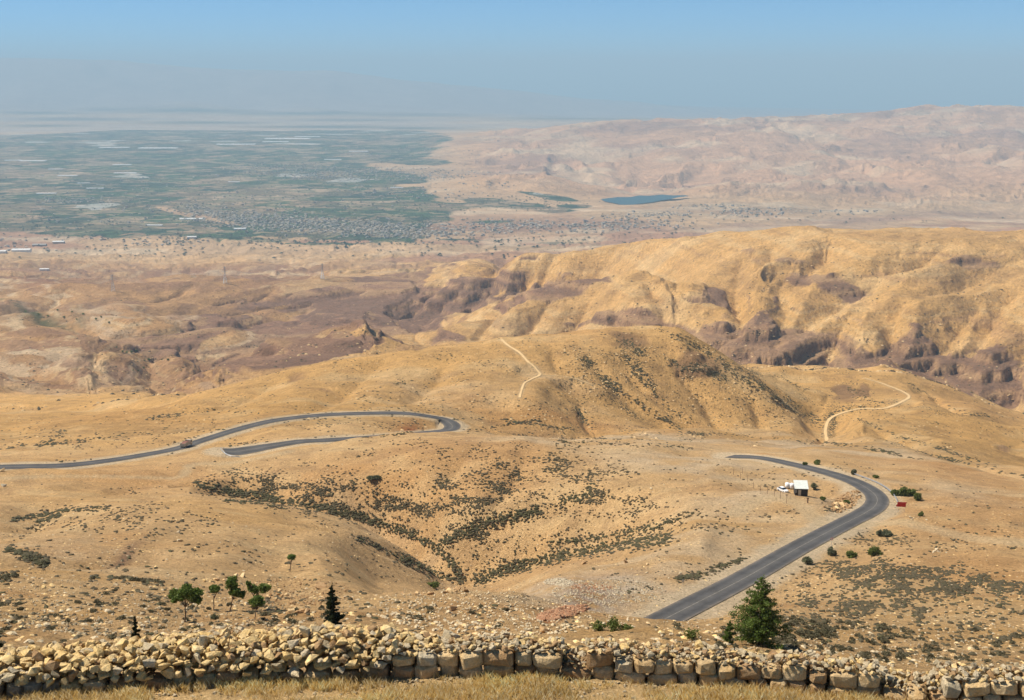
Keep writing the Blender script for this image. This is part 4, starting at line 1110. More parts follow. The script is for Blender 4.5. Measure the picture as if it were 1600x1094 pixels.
def pine(px, py, lobes, lab, cat='tree', name='pine_tree', seed=0, ymin=60, group=None, mat=None, hide=0):
    """lobes: (px, py, rx, ry) of the crown in the photograph; base at (px,py)"""
    B = vis(px, py, ymin); k = mpp(B)
    root = empty(name, B)
    tag(root, lab, cat, group)
    r = random.Random(seed); cl = []; tips = []
    def loc(qx, qy): return Vector(((qx-px)*k, 0, (py-qy)*k*1.04))
    for qx, qy, rx, ry in lobes:
        c = loc(qx, qy); rx *= k; ry *= k
        tips.append(c - Vector((0,0,ry*.3)))
        m = max(5, int(rx*7))
        for i in range(m):
            a = r.uniform(0,6.28); q = r.uniform(.2,.78)
            hz = r.uniform(-.45,.5)
            cl.append(((c.x + math.cos(a)*rx*q, c.y + math.sin(a)*rx*q, c.z + hz*ry), (rx*r.uniform(.30,.48), rx*r.uniform(.30,.48), ry*r.uniform(.34,.55))))
        cl.append(((c.x,c.y,c.z),(rx*.7,rx*.7,ry*.6)))
    mb = MB()
    top = sum(tips, Vector())/len(tips); top.y = 0
    fork = Vector((top.x*.55, 0, top.z*.62))
    hgt = top.z
    trunk(mb, (0,0,-.15), fork, .030*hgt, .019*hgt, seed, .03)
    for c in cl[::max(1, len(cl)//9)]:
        trunk(mb, fork - Vector((0,0,hgt*.03)), Vector(c[0]), .014*hgt, .005*hgt, seed+3, .05, 3)
    mb.build('trunk', M_BARK, root)
    V, Fq = leaves(cl, int(4200*min(1.8, max(.35, sum(l[2]*l[3] for l in lobes)/380))), max(.07, 1.9*k), seed+1, .35, elong=1.4)
    mesh_np('crown', V, Fq, mat or L_PINE, root)
    return root
pine(289,972,[(282,930,17,12),(303,930,15,14),(292,923,16,11)],'largest umbrella pine, leaning left, leftmost of the little grove behind the wall',seed=11)
pine(334,954,[(336,920,9,8)],'thin young pine with a small round crown, second of the grove from the left',seed=12)
pine(359,955,[(362,912,11,14),(368,924,12,9),(376,928,9,6)],'tallest pine of the grove with a narrow high crown and dark trunk',seed=13)
pine(398,968,[(400,938,14,9),(407,942,10,6)],'small pine with a low spreading crown at the right front of the grove',seed=14)
pine(394,952,[(415,918,13,9),(398,920,10,9),(391,912,6,7)],'pine with a forked lopsided crown at the right rear of the grove',seed=15)
pine(453,893,[(457,869,8,3.6)],'lone flat topped umbrella pine on the bare slope above the grove',seed=16,ymin=150)

def conifer(px, py, top, hw, lab, seed, ymin, mat, dens=1.0, droop=.15, name='conifer_tree'):
    B = vis(px, py, ymin); k = mpp(B); root = empty(name, B); tag(root, lab, 'tree')
    r = random.Random(seed); h = (py-top)*k*1.05; w = hw*k
    mb = MB(); trunk(mb, (0,0,-.2), (w*.06,0,h*.96), h*.022, h*.004, seed, .008, 6)
    cl = []; nb = int(62*dens)
    for i in range(nb):
        f = (i+.5)/nb; z = h*(.03 + .93*f)
        reach = w*(1-f)**.72*r.uniform(.55,1.12)
        if f < .12: reach *= .8
        a = i*2.4 + r.uniform(-.4,.4)
        d = Vector((math.cos(a), math.sin(a), 0))
        tip = Vector((0,0,z)) + d*reach + Vector((0,0, reach*(r.uniform(.12,.45))))
        mb.tube((0,0,z), tip, h*.006*(1-f)+.004, .003, 4, cap=False)
        for s in (.38,.66,.92):
            c = Vector((0,0,z)).lerp(tip, s); rr_ = reach*(.26 if s < .9 else .16) + h*.012
            cl.append(((c.x,c.y,c.z), (rr_*(.6+.5*abs(d.x)), rr_*(.6+.5*abs(d.y)), rr_*.55)))
    cl.append(((w*.06,0,h*.96),(h*.012,h*.012,h*.05)))
    mb.build('trunk', M_BARK, root)
    V, Fq = leaves(cl, int(9000*dens), max(.045, 1.5*k), seed+1, .2, elong=1.9, out=.25)
    mesh_np('crown', V, Fq, mat, root)
    return root
conifer(1186,1010,896,53,'big bushy green conifer growing behind the wall below the road',31,27,L_CON,1.7)
conifer(1139,1006,968,13,'low conifer bush at the left foot of the big conifer',32,27,L_CON,.35,name='conifer_sapling')
conifer(520,982,912,19,'dark narrow conifer behind the wall, right of the pine grove',33,40,L_DARK,.9)
conifer(213,1000,962,9,'tiny dark conifer peeping over the wall left of the grove',34,35,L_DARK,.4)
conifer(-9,1030,912,18,'dark conifer cut by the left edge of the picture',35,30,L_DARK,.5)

def bush(px, py, parts, lab, seed, mat=L_BUSH, ymin=60, name='bush', dens=1.0, twigs=True, leaf=1.7, group=None):
    """parts: (dx, width, height) in pixels"""
    B = vis(px, py, ymin); k = mpp(B); root = empty(name, B); tag(root, lab, 'bush', group)
    r = random.Random(seed); cl = []; mb = MB()
    for dx, w, h in parts:
        for i in range(9):
            a = r.uniform(0,6.28); q = r.uniform(.1,.62)*w*k/2; cz = r.uniform(.22,.66)*h*k
            c = (dx*k + math.cos(a)*q, math.sin(a)*q, cz); cl.append((c, (w*k*.2, w*k*.2, h*k*.30)))
            mb.tube((dx*k + math.cos(a)*q*.15, math.sin(a)*q*.15, -.1), c, .03*h*k*.5, .008*h*k, 4, cap=False)
        mb.build('stem', M_BARK, root); mb = MB()
    V, Fq = leaves(cl, int(1100*len(parts)*dens), leaf*k, seed, .25, elong=1.3); V[:,2] = np.maximum(V[:,2], .0)
    mesh_np('foliage', V, Fq, mat, root); return root
bush(1408,774,[(-10,18,11),(2,24,16),(16,16,11),(4,18,8)],'largest green bush outside the road bend beside the guard rail',41)
bush(1433,782,[(0,20,14)],'round green bush right of the largest bush outside the bend',42)
bush(1368,869,[(0,26,16),(-6,14,10)],'bright green bush below the road on the scrub slope edge',43)
bush(1332,871,[(0,22,11)],'olive green bush left of the bright green bush below the road',44)
bush(1276,726,[(0,15,8)],'dark green bush behind the far side of the bending road',45)
bush(1258,727,[(0,8,5)],'tiny green bush left of the dark bush beyond the road',46)
bush(1378,838,[(-4,14,10),(8,26,9)],'brownish dry bush by the side track below the bend',47,L_PALE)
bush(1262,882,[(0,26,12)],'pale grey green bush on the verge below the road',48,L_PALE)
bush(1299,868,[(0,20,14)],'grey green bush on the verge left of the olive bush',49,L_PALE)
bush(1271,765,[(0,12,11)],'spindly olive bush at the right corner of the hut',50,L_PALE,dens=.5)
bush(1286,782,[(0,10,6)],'small green bush on the bank right of the hut',51)
bush(1323,788,[(0,11,7)],'small green bush on the inner side of the bend',52)
bush(1439,806,[(0,12,7)],'small green bush right of the red board',53)
bush(1334,742,[(0,8,10)],'small dry bush at the start of the guard rail',54,L_PALE)
bush(1368,747,[(0,12,5)],'flat dark bush on the slope above the guard rail',55)
bush(676,917,[(0,26,8)],'green bush in the mouth of the gully above the rocks',56,L_BUSH)
bush(585,749,[(0,26,7)],'faint olive bush on the bare hill left of centre',57,L_PALE)
bush(335,968,[(0,20,9)],'dry grey bush on the ground under the pines',58,L_PALE,dens=.5)
bush(948,985,[(-14,30,14),(12,34,22),(30,24,12)],'open leafy shrub growing below the road end behind the wall',59,L_BUSH,ymin=30,dens=.35,leaf=2.2)
bush(1080,999,[(0,34,24)],'sparse dark shrub behind the wall left of the big conifer',60,L_BUSH,ymin=30,dens=.3,leaf=2.2)

# ------------------------------------------------------------------ scrub on the slopes
BANDS = [([(310,757),(380,772),(440,783),(560,806),(640,832),(672,850),(700,872),(722,905)],7,1.5),
 ([(1040,842),(960,852),(880,868),(800,886),(745,906)],9,1.35),([(840,798),(780,812),(730,828),(690,850)],8,1.5),([(1060,812),(1000,830),(930,842),(860,850)],8,.8),
 ([(1080,802),(1020,826),(940,850)],5,.9),([(620,870),(650,882),(680,897),(705,905)],6,1.0),([(560,842),(620,868),(660,892)],5,.7),
 ([(880,782),(915,775),(925,760)],9,1.1),([(0,903),(20,903)],6,1.2),([(15,860),(45,868),(68,880)],7,1.6),([(20,812),(60,806),(100,798),(170,795)],4,1.2),([(60,815),(90,805)],5,1.2),
 ([(350,782),(400,786),(450,795)],2.5,1.0),([(160,722),(220,712),(270,705)],3,.9),([(90,722),(160,720),(210,712)],2.5,1.2),([(290,690),(340,677),(390,664)],2.5,.9),([(450,689),(520,684),(620,680),(660,672)],2,1.2),([(360,697),(420,688)],3,.8),
 ([(1060,905),(1090,900),(1130,885),(1165,872)],5,1.0),([(980,925),(1040,915)],3,.3),([(140,905),(180,903),(250,912)],4,.9),([(730,676),(780,665),(850,656)],2,1.0),([(870,690),(950,693),(1080,700)],3,.8),
 ([(1160,812),(1230,800),(1275,800)],4,.3),([(1290,800),(1310,795)],5,.6),([(1230,1000),(1300,985)],10,.7),([(920,690),(840,720),(760,740),(690,765)],12,.35)]
SPOTS = [(760,765,160,46,-8,1.1),(620,790,120,24,20,1.2),(860,745,100,38,0,.9),(480,775,130,26,10,1.3),(400,755,70,16,15,1.1),(700,810,100,30,20,1.1),(920,775,60,28,0,.9),(980,790,80,20,0,.4),(820,860,120,20,-10,.5),
 (1440,908,190,22,6,1.5),(1310,935,80,26,0,1.3),(1420,950,150,18,-6,.85),(1540,925,110,18,6,1.0),(1480,995,190,34,0,.5),(1250,1000,120,22,0,.5),(1420,1025,150,16,0,.4),(1260,975,80,24,0,.9),(1560,960,90,14,0,.7),(1330,900,90,16,0,1.1),(1560,1010,110,20,0,.5),(1350,870,70,16,0,.6),(1380,845,80,12,10,.5),
 (1090,818,90,16,0,.35),(1150,805,70,10,0,.5),(150,810,110,14,-8,.4),(250,815,80,22,0,.35),(190,950,180,36,0,.20),(60,960,90,40,0,.24),(470,950,120,30,0,.22),(640,960,140,20,0,.15),(300,770,160,10,0,.15),
 (1450,790,160,50,0,.06),(1250,745,120,20,0,.15),(640,700,90,14,0,.3),(590,715,60,10,0,.15),(760,700,90,10,0,.35),(1000,760,200,50,0,.06),(560,880,150,30,0,.07),(300,860,280,60,0,.05),(1560,820,120,30,0,.12),(1000,880,120,30,0,.05),(560,668,90,8,0,.3),(180,690,160,12,0,.2),(420,660,200,12,0,.12),(1480,850,140,14,0,.2)]
def density(px, py):
    d = np.zeros_like(px)
    for bx, by, rx, ry, rot, w in SPOTS:
        c, s = math.cos(math.radians(rot)), math.sin(math.radians(rot)); dx, dy = px-bx, py-by
        d = np.maximum(d, w*np.exp(-((( dx*c+dy*s)/rx)**2 + ((-dx*s+dy*c)/ry)**2)**1.3))
    b = np.zeros_like(px)
    for pts, wd, w in BANDS:
        best = np.full_like(px, 1e9)
        for (x0,y0),(x1,y1) in zip(pts[:-1], pts[1:]):
            ux, uy = x1-x0, y1-y0; tt = np.clip(((px-x0)*ux+(py-y0)*uy)/(ux*ux+uy*uy),0,1)
            best = np.minimum(best, np.hypot(px-x0-tt*ux, py-y0-tt*uy))
        b = np.maximum(b, w*np.exp(-(best/wd)**2))
    patch = .12 + 1.5*smooth(-.2,.5, fbm(px/30, py/11, 4, 401))
    return np.maximum(d*patch, b*(.6+.4*patch)), b
NTRY = 230000
qx = rng.uniform(-60, 1660, NTRY); qy = rng.uniform(652, 1040, NTRY)
dn, bn = density(qx, qy)
k_ = rng.uniform(0, 1.25, NTRY) < dn * .62
qx, qy, bn = qx[k_], qy[k_], bn[k_]
pts = []; 
for x_, y_, b__ in zip(qx, qy, bn):
    p = vis(x_, y_, 27)
    if p.y > 900: continue
    pts.append((p.x, p.y, p.z, b__, x_, y_))
pts = np.array(pts)
pts = pts[pts[:,1] > 29]
rd = bilin(DROAD, pts[:,0], pts[:,1]); td = bilin(DTRACK, pts[:,0], pts[:,1])
pts = pts[(rd > 2.5) & (td > 1.0)]
# thin by distance: small sparse shrubs when near
kk = rng.uniform(0,1,len(pts)) < np.clip(pts[:,1]/260, .25, 1)
pts = pts[kk]
sz = rng.uniform(.45,1.0,len(pts)) * np.interp(pts[:,1], [60,120,200,350,600,900], [.45,.72,.88,.98,1.2,1.7]) * (1+.3*np.clip(pts[:,3],0,1))
print('shrubs', len(pts))
def shrub_mesh(seed, rich):
    r = np.random.default_rng(seed)
    if rich:
        cl = [((r.normal()*.16, r.normal()*.16, .16+.06*r.random()), (.26,.26,.2)) for _ in range(6)]
        V, Fq = leaves(cl, 150, .13, seed, .4, elong=1.3, out=.3); V[:,2] = np.maximum(V[:,2], -.02)
        return V, Fq
    bm = bmesh.new(); bmesh.ops.create_icosphere(bm, subdivisions=1, radius=.5)
    for v in bm.verts:
        v.co *= .75 + .6*r.random()
        v.co.z = v.co.z*.62 + .12
        if v.co.z < -.1: v.co.z = -.1
    me = bpy.data.meshes.new('tmp'); bm.to_mesh(me); bm.free()
    a = rock_arrays(me); bpy.data.meshes.remove(me); return a
rich = []
for i in range(6):
    V, Fq = shrub_mesh(500+i, True)
    me_o = mesh_np('shrub', V, Fq, L_NEAR); rich.append(me_o.data); bpy.data.objects.remove(me_o)
plain = [shrub_mesh(600+i, False) for i in range(10)]
def shrub_zone(x, y):
    if x > 1480: return ('at the right edge just above the wall' if y > 975 else 'in the thick scrub at the right edge'), 'dwarf shrubs at the right edge' + (' near the wall' if y > 975 else '')
    if x > 1330: return ('behind the right end of the wall' if y > 975 else 'in the thick scrub below the side track'), 'dwarf shrubs below the side track' + (' near the wall' if y > 975 else '')
    if x > 1225: return ('right of the big conifer and above the wall' if y > 960 else 'on the slope above and right of the big conifer'), 'dwarf shrubs right of the conifer' + (' low down' if y > 960 else '')
    if x > 1000: return 'between the road end and the big conifer', 'dwarf shrubs near the road end'
    if x > 560: return 'on the rubble slope behind the middle of the wall', 'dwarf shrubs behind the middle of the wall'
    if x > 420: return 'right of the pine grove', 'dwarf shrubs right of the grove'
    if x > 270: return 'among the pines', 'dwarf shrubs among the pines'
    if x > 130: return ('left of the pines just above the wall' if y > 955 else 'on the stony slope left of the pines'), 'dwarf shrubs left of the pines' + (' low down' if y > 955 else '')
    return ('at the left edge just above the wall' if y > 955 else 'on the slope at the left edge'), 'dwarf shrubs at the left edge' + (' low down' if y > 955 else '')
appar = sz / pts[:,1]
order = np.argsort(-appar)
first, others = order[:290], order[290:]
for i in first:
    x_, y_, z_, b__, ux, uy = pts[i]
    o = bpy.data.objects.new('dwarf_shrub', rich[rs.randrange(6)]); COL.objects.link(o)
    s = sz[i]*1.25; o.location = (x_, y_, z_); o.scale = (s*rs.uniform(.9,1.3), s*rs.uniform(.8,1.1), s*rs.uniform(.65,.95)); o.rotation_euler = (0,0,rs.uniform(0,6.28))
    wh, gr = shrub_zone(ux, uy); tag(o, 'low brown grey dwarf shrub ' + wh, 'shrub', gr)
sel = pts[others]; s_ = sz[others]
S3 = np.stack([s_*rng.uniform(.9,1.5,len(s_)), s_*rng.uniform(.7,1.1,len(s_)), s_*rng.uniform(.55,.95,len(s_))], -1)
gm = rng.uniform(0,1,len(sel)) < np.where(sel[:,3] > .6, .75, .12)
tag(scatter_multi('scrub', plain, sel[:,:3], S3, gm.astype(int), [L_SCRUB, L_SCRUBG], flat=True), 'small dark scrub dotted over the hillsides', kind='stuff')

def speckle(n, y0, y1, ymin, ymax, s0, s1, name, mats, lab, wf=None, flatk=.6):
    ux = rng.uniform(-60, 1660, n); uy = rng.uniform(y0, y1, n)
    w = .25 + 1.3*smooth(-.15, .4, fbm(ux/45, uy/16, 4, 431))
    if wf is not None: w = w*wf(ux, uy)
    k = rng.uniform(0,1.2,n) < w; P = []
    for x_, y_ in zip(ux[k], uy[k]):
        p = vis(x_, y_, ymin)
        if p.y < ymax: P.append(tuple(p))
    P = np.array(P); r_ = bilin(DROAD, P[:,0], P[:,1]); t_ = bilin(DTRACK, P[:,0], P[:,1]); P = P[(r_ > 1.2) & (t_ > .8)]
    z_ = rng.uniform(s0, s1, len(P))*rng.uniform(.5,1,len(P)); tm = [(octv0*np.array([1,1,.8]), octf0)]
    print(name, len(P))
    tag(scatter_multi(name, tm, P, np.stack([z_*1.3, z_, z_*flatk], -1), rng.integers(0, len(mats), len(P)), mats, flat=True), lab, kind='stuff')
octv0 = np.array([(1,0,.0),(-.9,.2,.1),(.1,1,0),(0,-1,.05),(.1,0,1),(-.3,.35,.8)],float)*.5
octf0 = np.array([(0,2,4),(2,5,4),(2,1,5),(1,3,5),(5,3,4),(3,0,4)])
speckle(13000, 655, 1040, 29, 800, .35, .75, 'ground_litter', [L_SCRUB, L_SCRUB, S_BRN, S_PALE, S_YEL], 'tiny shrubs and stones littering the near slopes')
def dome_w(x, y):
    return .25 + 1.2*np.exp(-((x-1080)/190)**2-((y-600)/70)**2) + .4*np.exp(-((x-700)/200)**2-((y-590)/50)**2)
speckle(11000, 352, 650, 1260, 4600, 2.4, 6.5, 'hillside_rocks', [S_BRN, L_SCRUB, L_SCRUB, S_ORA], 'scattered rocks and bushes on the far brown hills', lambda x, y: .2 + 1.5*smooth(.0, .4, fbm(x/50, y/7, 4, 441)), .8)
speckle(22000, 508, 700, 640, 1480, 1.2, 2.5, 'hill_scrub', [L_SCRUB, L_SCRUB, L_SCRUBG, S_BRN], 'fine dark scrub dotted over the domed hill', dome_w)

HB = [([(915,560),(945,590),(985,622),(1020,645),(1062,668)],4,1.3),([(975,556),(1000,590),(1040,632),(1075,662)],3.5,1.2),([(1030,515),(1060,528),(1100,548),(1150,580),(1200,610),(1250,640),(1287,668)],5,1.3),
 ([(1287,690),(1286,668),(1292,652),(1310,640),(1360,634),(1400,628)],4,1.4),([(900,640),(912,655),(928,668)],4,1.3),([(1420,600),(1450,618),(1500,645),(1550,652),(1595,655)],2,1.),([(1340,655),(1390,676),(1440,692),(1560,730)],2,.9),
 ([(1430,705),(1500,722),(1600,745)],2,.8),([(560,615),(620,600),(680,592)],2,.8),([(700,655),(760,654),(830,662),(900,672)],2,.8),([(1060,676),(1150,680),(1280,690),(1380,705),(1440,720)],2,.9),([(1170,575),(1220,590),(1260,610)],3,.7),([(1325,600),(1345,615),(1358,622)],6,.9),([(940,520),(985,540),(1010,560)],7,.6),([(1050,570),(1100,575),(1130,590)],7,.6),([(230,655),(330,640),(420,648)],2.5,.8),([(0,700),(120,690),(260,672)],2.5,.5),([(60,700),(90,680),(110,670)],4,.6)]
def band_w(x, y):
    b = np.zeros_like(x)
    for pts_, wd, w in HB:
        best = np.full_like(x, 1e9)
        for (x0,y0),(x1,y1) in zip(pts_[:-1], pts_[1:]):
            ux, uy = x1-x0, y1-y0; tt = np.clip(((x-x0)*ux+(y-y0)*uy)/(ux*ux+uy*uy),0,1)
            best = np.minimum(best, np.hypot(x-x0-tt*ux, y-y0-tt*uy))
        b = np.maximum(b, w*np.exp(-(best/wd)**2))
    return b*1.6
speckle(90000, 508, 750, 560, 1480, 1.4, 3.0, 'gully_scrub', [L_SCRUB, L_SCRUBG], 'dark scrub lining the gullies of the domed hill', band_w)

# ------------------------------------------------------------------ boulders and rubble on the slopes
CLU = [(350,905,8,26,7,.9,S_ORA,'orange boulder in the rocky outcrop behind the pines','boulders behind the pines'),
 (318,908,5,16,4,.6,S_YEL,'yellow boulder left end of the outcrop behind the pines','boulders left of the outcrop'),
 (428,935,12,26,12,.7,S_ORA,'orange rock among the stones right of the pine grove','rocks right of the grove'),
 (470,958,8,22,6,.6,S_ORA,'orange rock on the slope left of the dark conifer','rocks left of the dark conifer'),
 (705,924,14,24,6,.9,S_ORA,'tan boulder at the mouth of the scrubby gully','boulders at the gully mouth'),
 (650,928,7,16,4,.7,S_ORA,'tan rock left of the gully mouth','rocks left of the gully mouth'),
 (60,917,8,24,4,.6,S_YEL,'yellow rock on the ridge line at the far left','rocks on the left ridge'),
 (1315,790,20,15,12,1.6,S_ORA,'broken rock in the road cutting inside the bend','rocks in the road cutting'),
 (1465,862,6,12,3,.9,S_PALE,'white rock beside the side track on the right','white rocks by the side track'),
 (1428,812,5,12,4,.9,S_PALE,'pale rock below the red board','pale rocks below the red board'),
 (640,950,22,110,24,.42,S_PALE,'small pale rock strewn on the slope behind the middle of the wall','pale rocks behind the wall'),
 (250,935,20,160,32,.40,S_PALE,'small pale rock strewn on the slope behind the left wall','pale rocks behind the left wall'),
 (1040,895,12,60,12,.6,S_PALE,'pale rock on the slope left of the road','pale rocks left of the road')]
def boulder(px, py, s, mt, lab, grp=None, ymin=60, hz=.8):
    p = vis(px, py, ymin)
    if 0 < bilin(DROAD, np.array([p.x]), np.array([p.y]))[0] < 1.5: pass
    o = place_mesh('boulder', rs.choice(ROCKS), (p.x, p.y, p.z + s*hz*.28), (rs.uniform(-.4,.4), rs.uniform(-.4,.4), rs.uniform(0,6)), (s*rs.uniform(1,1.5), s, s*hz*rs.uniform(.8,1.1)), mt)
    tag(o, lab, 'rock', grp)
for cx, cy, n, sx, sy, s, mt, lab, grp in CLU:
    for _ in range(n):
        px, py = rs.gauss(cx, sx*.6), rs.gauss(cy, sy*.5)
        p = vis(px, py)
        if bilin(DROAD, np.array([p.x]), np.array([p.y]))[0] < 1.5: continue
        boulder(px, py, s*rs.uniform(.5,1.35), rs.choice([mt, mt, S_BRN]) if mt is S_ORA else mt, lab, grp)
for px, py, s, mt, lab in [(501,919,2.0,S_ORA,'big rust brown boulder mound above the dark conifer'),(911,881,1.6,S_ORA,'orange boulder on the slope left of the road, left of its twin'),
   (977,880,1.6,S_ORA,'orange boulder on the slope nearest the road'),(1011,883,1.2,S_BRN,'dark brown boulder right of the orange boulder by the road'),(926,888,.9,S_BRN,'small dark rock between the two orange boulders'),
   (282,847,1.2,S_PALE,'white boulder on the bare left hill'),(279,833,.9,S_PALE,'smaller pale boulder above the white one on the left hill'),(1017,764,1.0,S_PALE,'white rock on the bare crest left of the hut'),
   (3,737,2.2,S_BRN,'dark block beside the road at the left edge'),(6,760,2.4,S_GRY,'flat grey slab below the road at the left edge'),(707,954,1.0,S_ORA,'brown boulder on the slope between the gully and the wall'),(790,951,.8,S_ORA,'small brown rock on the rubble slope'),
   (850,988,.8,S_ORA,'large wedge of yellow rock poking up behind the middle of the wall'),(1404,796,.8,S_BRN,'dark rock at the foot of the red board')]:
    boulder(px, py, s, mt, lab)
def rubble(name, cx, cy, rx, ry, n, s0, s1, mt, lab, rot=0):
    P = []; c, s = math.cos(math.radians(rot)), math.sin(math.radians(rot))
    for _ in range(n):
        a = rs.uniform(0,6.28); q = math.sqrt(rs.uniform(0,1)); u, v = math.cos(a)*q*rx, math.sin(a)*q*ry
        p = vis(cx+u*c-v*s, cy+u*s+v*c, 28); P.append((p.x,p.y,p.z+.05))
    P = np.array(P); z_ = rng.uniform(s0,s1,n)
    tag(scatter(name, RA, P, np.stack([z_*1.2,z_,z_*.8],-1), mt), lab, kind='stuff')
rubble('red_rubble', 880, 958, 42, 8, 420, .3, .8, S_RED, 'red broken rubble tipped below the road', -14)
rubble('red_rubble', 925, 918, 34, 6, 160, .2, .5, S_RED, 'red rubble patch on the grey slope')
rubble('grey_rubble', 872, 910, 22, 5, 200, .3, .8, S_GRY, 'grey rubble heap on the slope')
rubble('pale_rubble', 950, 925, 90, 20, 700, .2, .55, S_GRY, 'pale grey rubble strewn over the slope left of the road')
rubble('stony_litter', 800, 950, 220, 45, 1300, .12, .38, S_PALE, 'pale stones littering the slope behind the wall')
rubble('stony_litter', 250, 950, 300, 50, 1200, .10, .30, S_PALE, 'pale stones littering the left slope')
rubble('stony_litter', 1350, 975, 330, 70, 1500, .08, .26, S_PALE, 'pale stones between the dwarf shrubs')
rubble('stony_litter', 460, 925, 90, 22, 380, .15, .45, S_ORA, 'orange stones right of the pines')
rubble('crag_stones', 1322, 785, 26, 12, 240, .4, 1.3, S_ORA, 'broken stones below the road cutting', -35)

# ------------------------------------------------------------------ hut, car, tanks
def heading_xy(px0, py0, px1, py1):
    a, b = vis(px0, py0, 200), vis(px1, py1, 200); return math.atan2(b.y-a.y, b.x-a.x)
P0 = vis(1252, 775, 300)
hut = empty('hut', P0, math.radians(-6)); tag(hut, 'dark roadside hut with a pale sloping sheet roof beside the bend', 'hut')
W, D, HF, HB = 4.0, 4.0, 2.5, 3.7
for nm, args in (('wall',(-W/2,W/2,0,.12,0,HF)),):
    mb = MB(); mb.box(-W/2, -W/2+1.0, 0, .12, 0, HF); mb.box(-W/2+1.9, W/2, 0, .12, 0, HF); mb.box(-W/2+1.0, -W/2+1.9, 0, .12, 2.0, HF); mb.build('wall', M_DARK, hut)
mb = MB(); mb.box(-W/2+1.0, -W/2+1.9, .04, .09, 0, 2.0); mb.build('door', M_STEEL, hut)
mb = MB(); mb.box(-W/2-.1, -W/2+.05+.5, -.04, -.005, 1.0, 2.1); mb.build('window', pmat('dusty_glass',(.25,.27,.26),.3), hut)
mb = MB(); mb.prism([(.12,0),(D,0),(D,HB),(.12,HF)], -W/2, -W/2+.12, 'x'); mb.build('wall', M_DARK, hut)
mb = MB(); mb.prism([(.12,0),(D,0),(D,HB),(.12,HF)], W/2-.12, W/2, 'x'); mb.build('wall', M_DARK, hut)
mb = MB(); mb.box(-W/2+.12, W/2-.12, D-.12, D, 0, HB); mb.build('wall', M_DARK, hut)
mb = MB(); mb.prism([(-.35,HF-.09),(D+.3,HB+.11),(D+.3,HB+.19),(-.35,HF-.01)], -W/2-.2, W/2+.2, 'x'); mb.build('roof', M_ROOF, hut)
for i in range(6):
    mb = MB(); xx_ = -W/2 + i*W/5
    mb.prism([(-.34,HF-.007),(D+.29,HB+.193),(D+.29,HB+.24),(-.34,HF+.04)], xx_-.03, xx_+.03, 'x'); mb.build('roof_rib', M_ROOF, hut)

def wheel(mbname, root, x, y, r, w, z=None):
    z = r if z is None else z
    mb = MB(); mb.tube((x, y-w/2, z), (x, y+w/2, z), r, n=14); wo_ = mb.build('wheel', M_RUB, root)
    mb = MB(); mb.tube((x, y-w/2-.01, z), (x, y+w/2+.01, z), r*.55, n=10); mb.build('rim', M_STEEL, wo_)
def car(loc, rz, lab):
    r = empty('parked_car', loc, rz); tag(r, lab, 'car')
    mb = MB(); prof = [(-2.1,.35),(-2.15,.75),(-1.95,.98),(-1.55,1.02),(1.0,1.0),(1.95,.82),(2.15,.6),(2.1,.3)]
    mb.prism(prof, -.85, .85); mb.build('body', M_WHITE, r)
    mb = MB(); vs = []
    lo = [(-1.6,1.0),(1.05,.99)]; hi = [(-1.2,1.46),(.35,1.48)]
    for (x_, z_), w_ in ((lo[0],.78),(lo[1],.78),(hi[1],.62),(hi[0],.62)): vs += [(x_,-w_,z_),(x_,w_,z_)]
    mb.add(vs, [(0,2,4,6),(1,7,5,3),(0,6,7,1),(2,3,5,4),(6,4,5,7),(0,1,3,2)]); mb.build('windows', M_GLASS, r)
    mb = MB(); mb.box(-1.22,.37,-.63,.63,1.475,1.515); mb.build('roof', M_WHITE, r)
    for sy in (-1,1):
        for sx in (-1.35,1.35): wheel('w', r, sx, sy*.80, .31, .2)
        mb = MB(); mb.box(2.06,2.17,sy*.6-.16,sy*.6+.16,.58,.72); mb.build('headlight', M_STEEL, r)
    return r
c_ = vis(1223, 768, 300); car(c_, math.radians(-62), 'small white car parked left of the hut')
def tank(px, py, lab, r_=.75, h_=1.9):
    p = vis(px, py, 300); root = empty('water_tank', p); tag(root, lab, 'tank')
    mb = MB(); mb.tube((0,0,.25),(0,0,h_),r_,n=20)
    mb.build('barrel', M_WHITE, root, True)
    mb = MB(); mb.tube((0,0,h_),(0,0,h_+.22),r_*.98,r_*.35,n=20); mb.build('lid', M_WHITE, root)
    mb = MB()
    for k in range(3): mb.tube((0,0,.6+.45*k),(0,0,.66+.45*k),r_*1.03,n=20)
    mb.build('hoops', M_WHITE, root)
    mb = MB()
    for sx in (-.5,.5):
        for sy in (-.5,.5): mb.box(sx-.05,sx+.05,sy-.05,sy+.05,-.1,.25)
    mb.build('stand', M_RUST, root)
tank(1230, 763, 'white water tank behind the white car'); tank(1237, 764, 'white water tank between the car and the hut')

# fence posts round the yard
for i, (px, py) in enumerate([(1157,748),(1168,753),(1177,763),(1188,768),(1199,772),(1210,776),(1219,780),(1229,787),(1146,742),(1160,740)]):
    p = vis(px, py, 250); h = 2.2 if i != 7 else 2.7
    mb = MB(); mb.tube((0,0,-.3),(0,0,h),.06,.05,6); mb.tube((0,0,h),(.25,-.1,h+.3),.04,.03,5)
    if i == 7: mb.box(-.4,.4,-.03,.03,h+.05,h+.25)
    o = mb.build('fence_post', M_RUST); o.location = p
    tag(o, 'tallest post with a crosspiece at the front corner of the yard' if i == 7 else 'thin iron fence post in the row left of the hut', 'post', None if i == 7 else 'fence posts of the yard')
p = vis(1262, 786, 300); mb = MB(); mb.box(-.15,.15,-.15,.15,-.1,1.5); mb.box(-.3,.3,-.05,.05,1.3,1.7); o = mb.build('marker_post', M_RUST); o.location = p; tag(o, 'squat dark marker post on the bank in front of the hut', 'post')

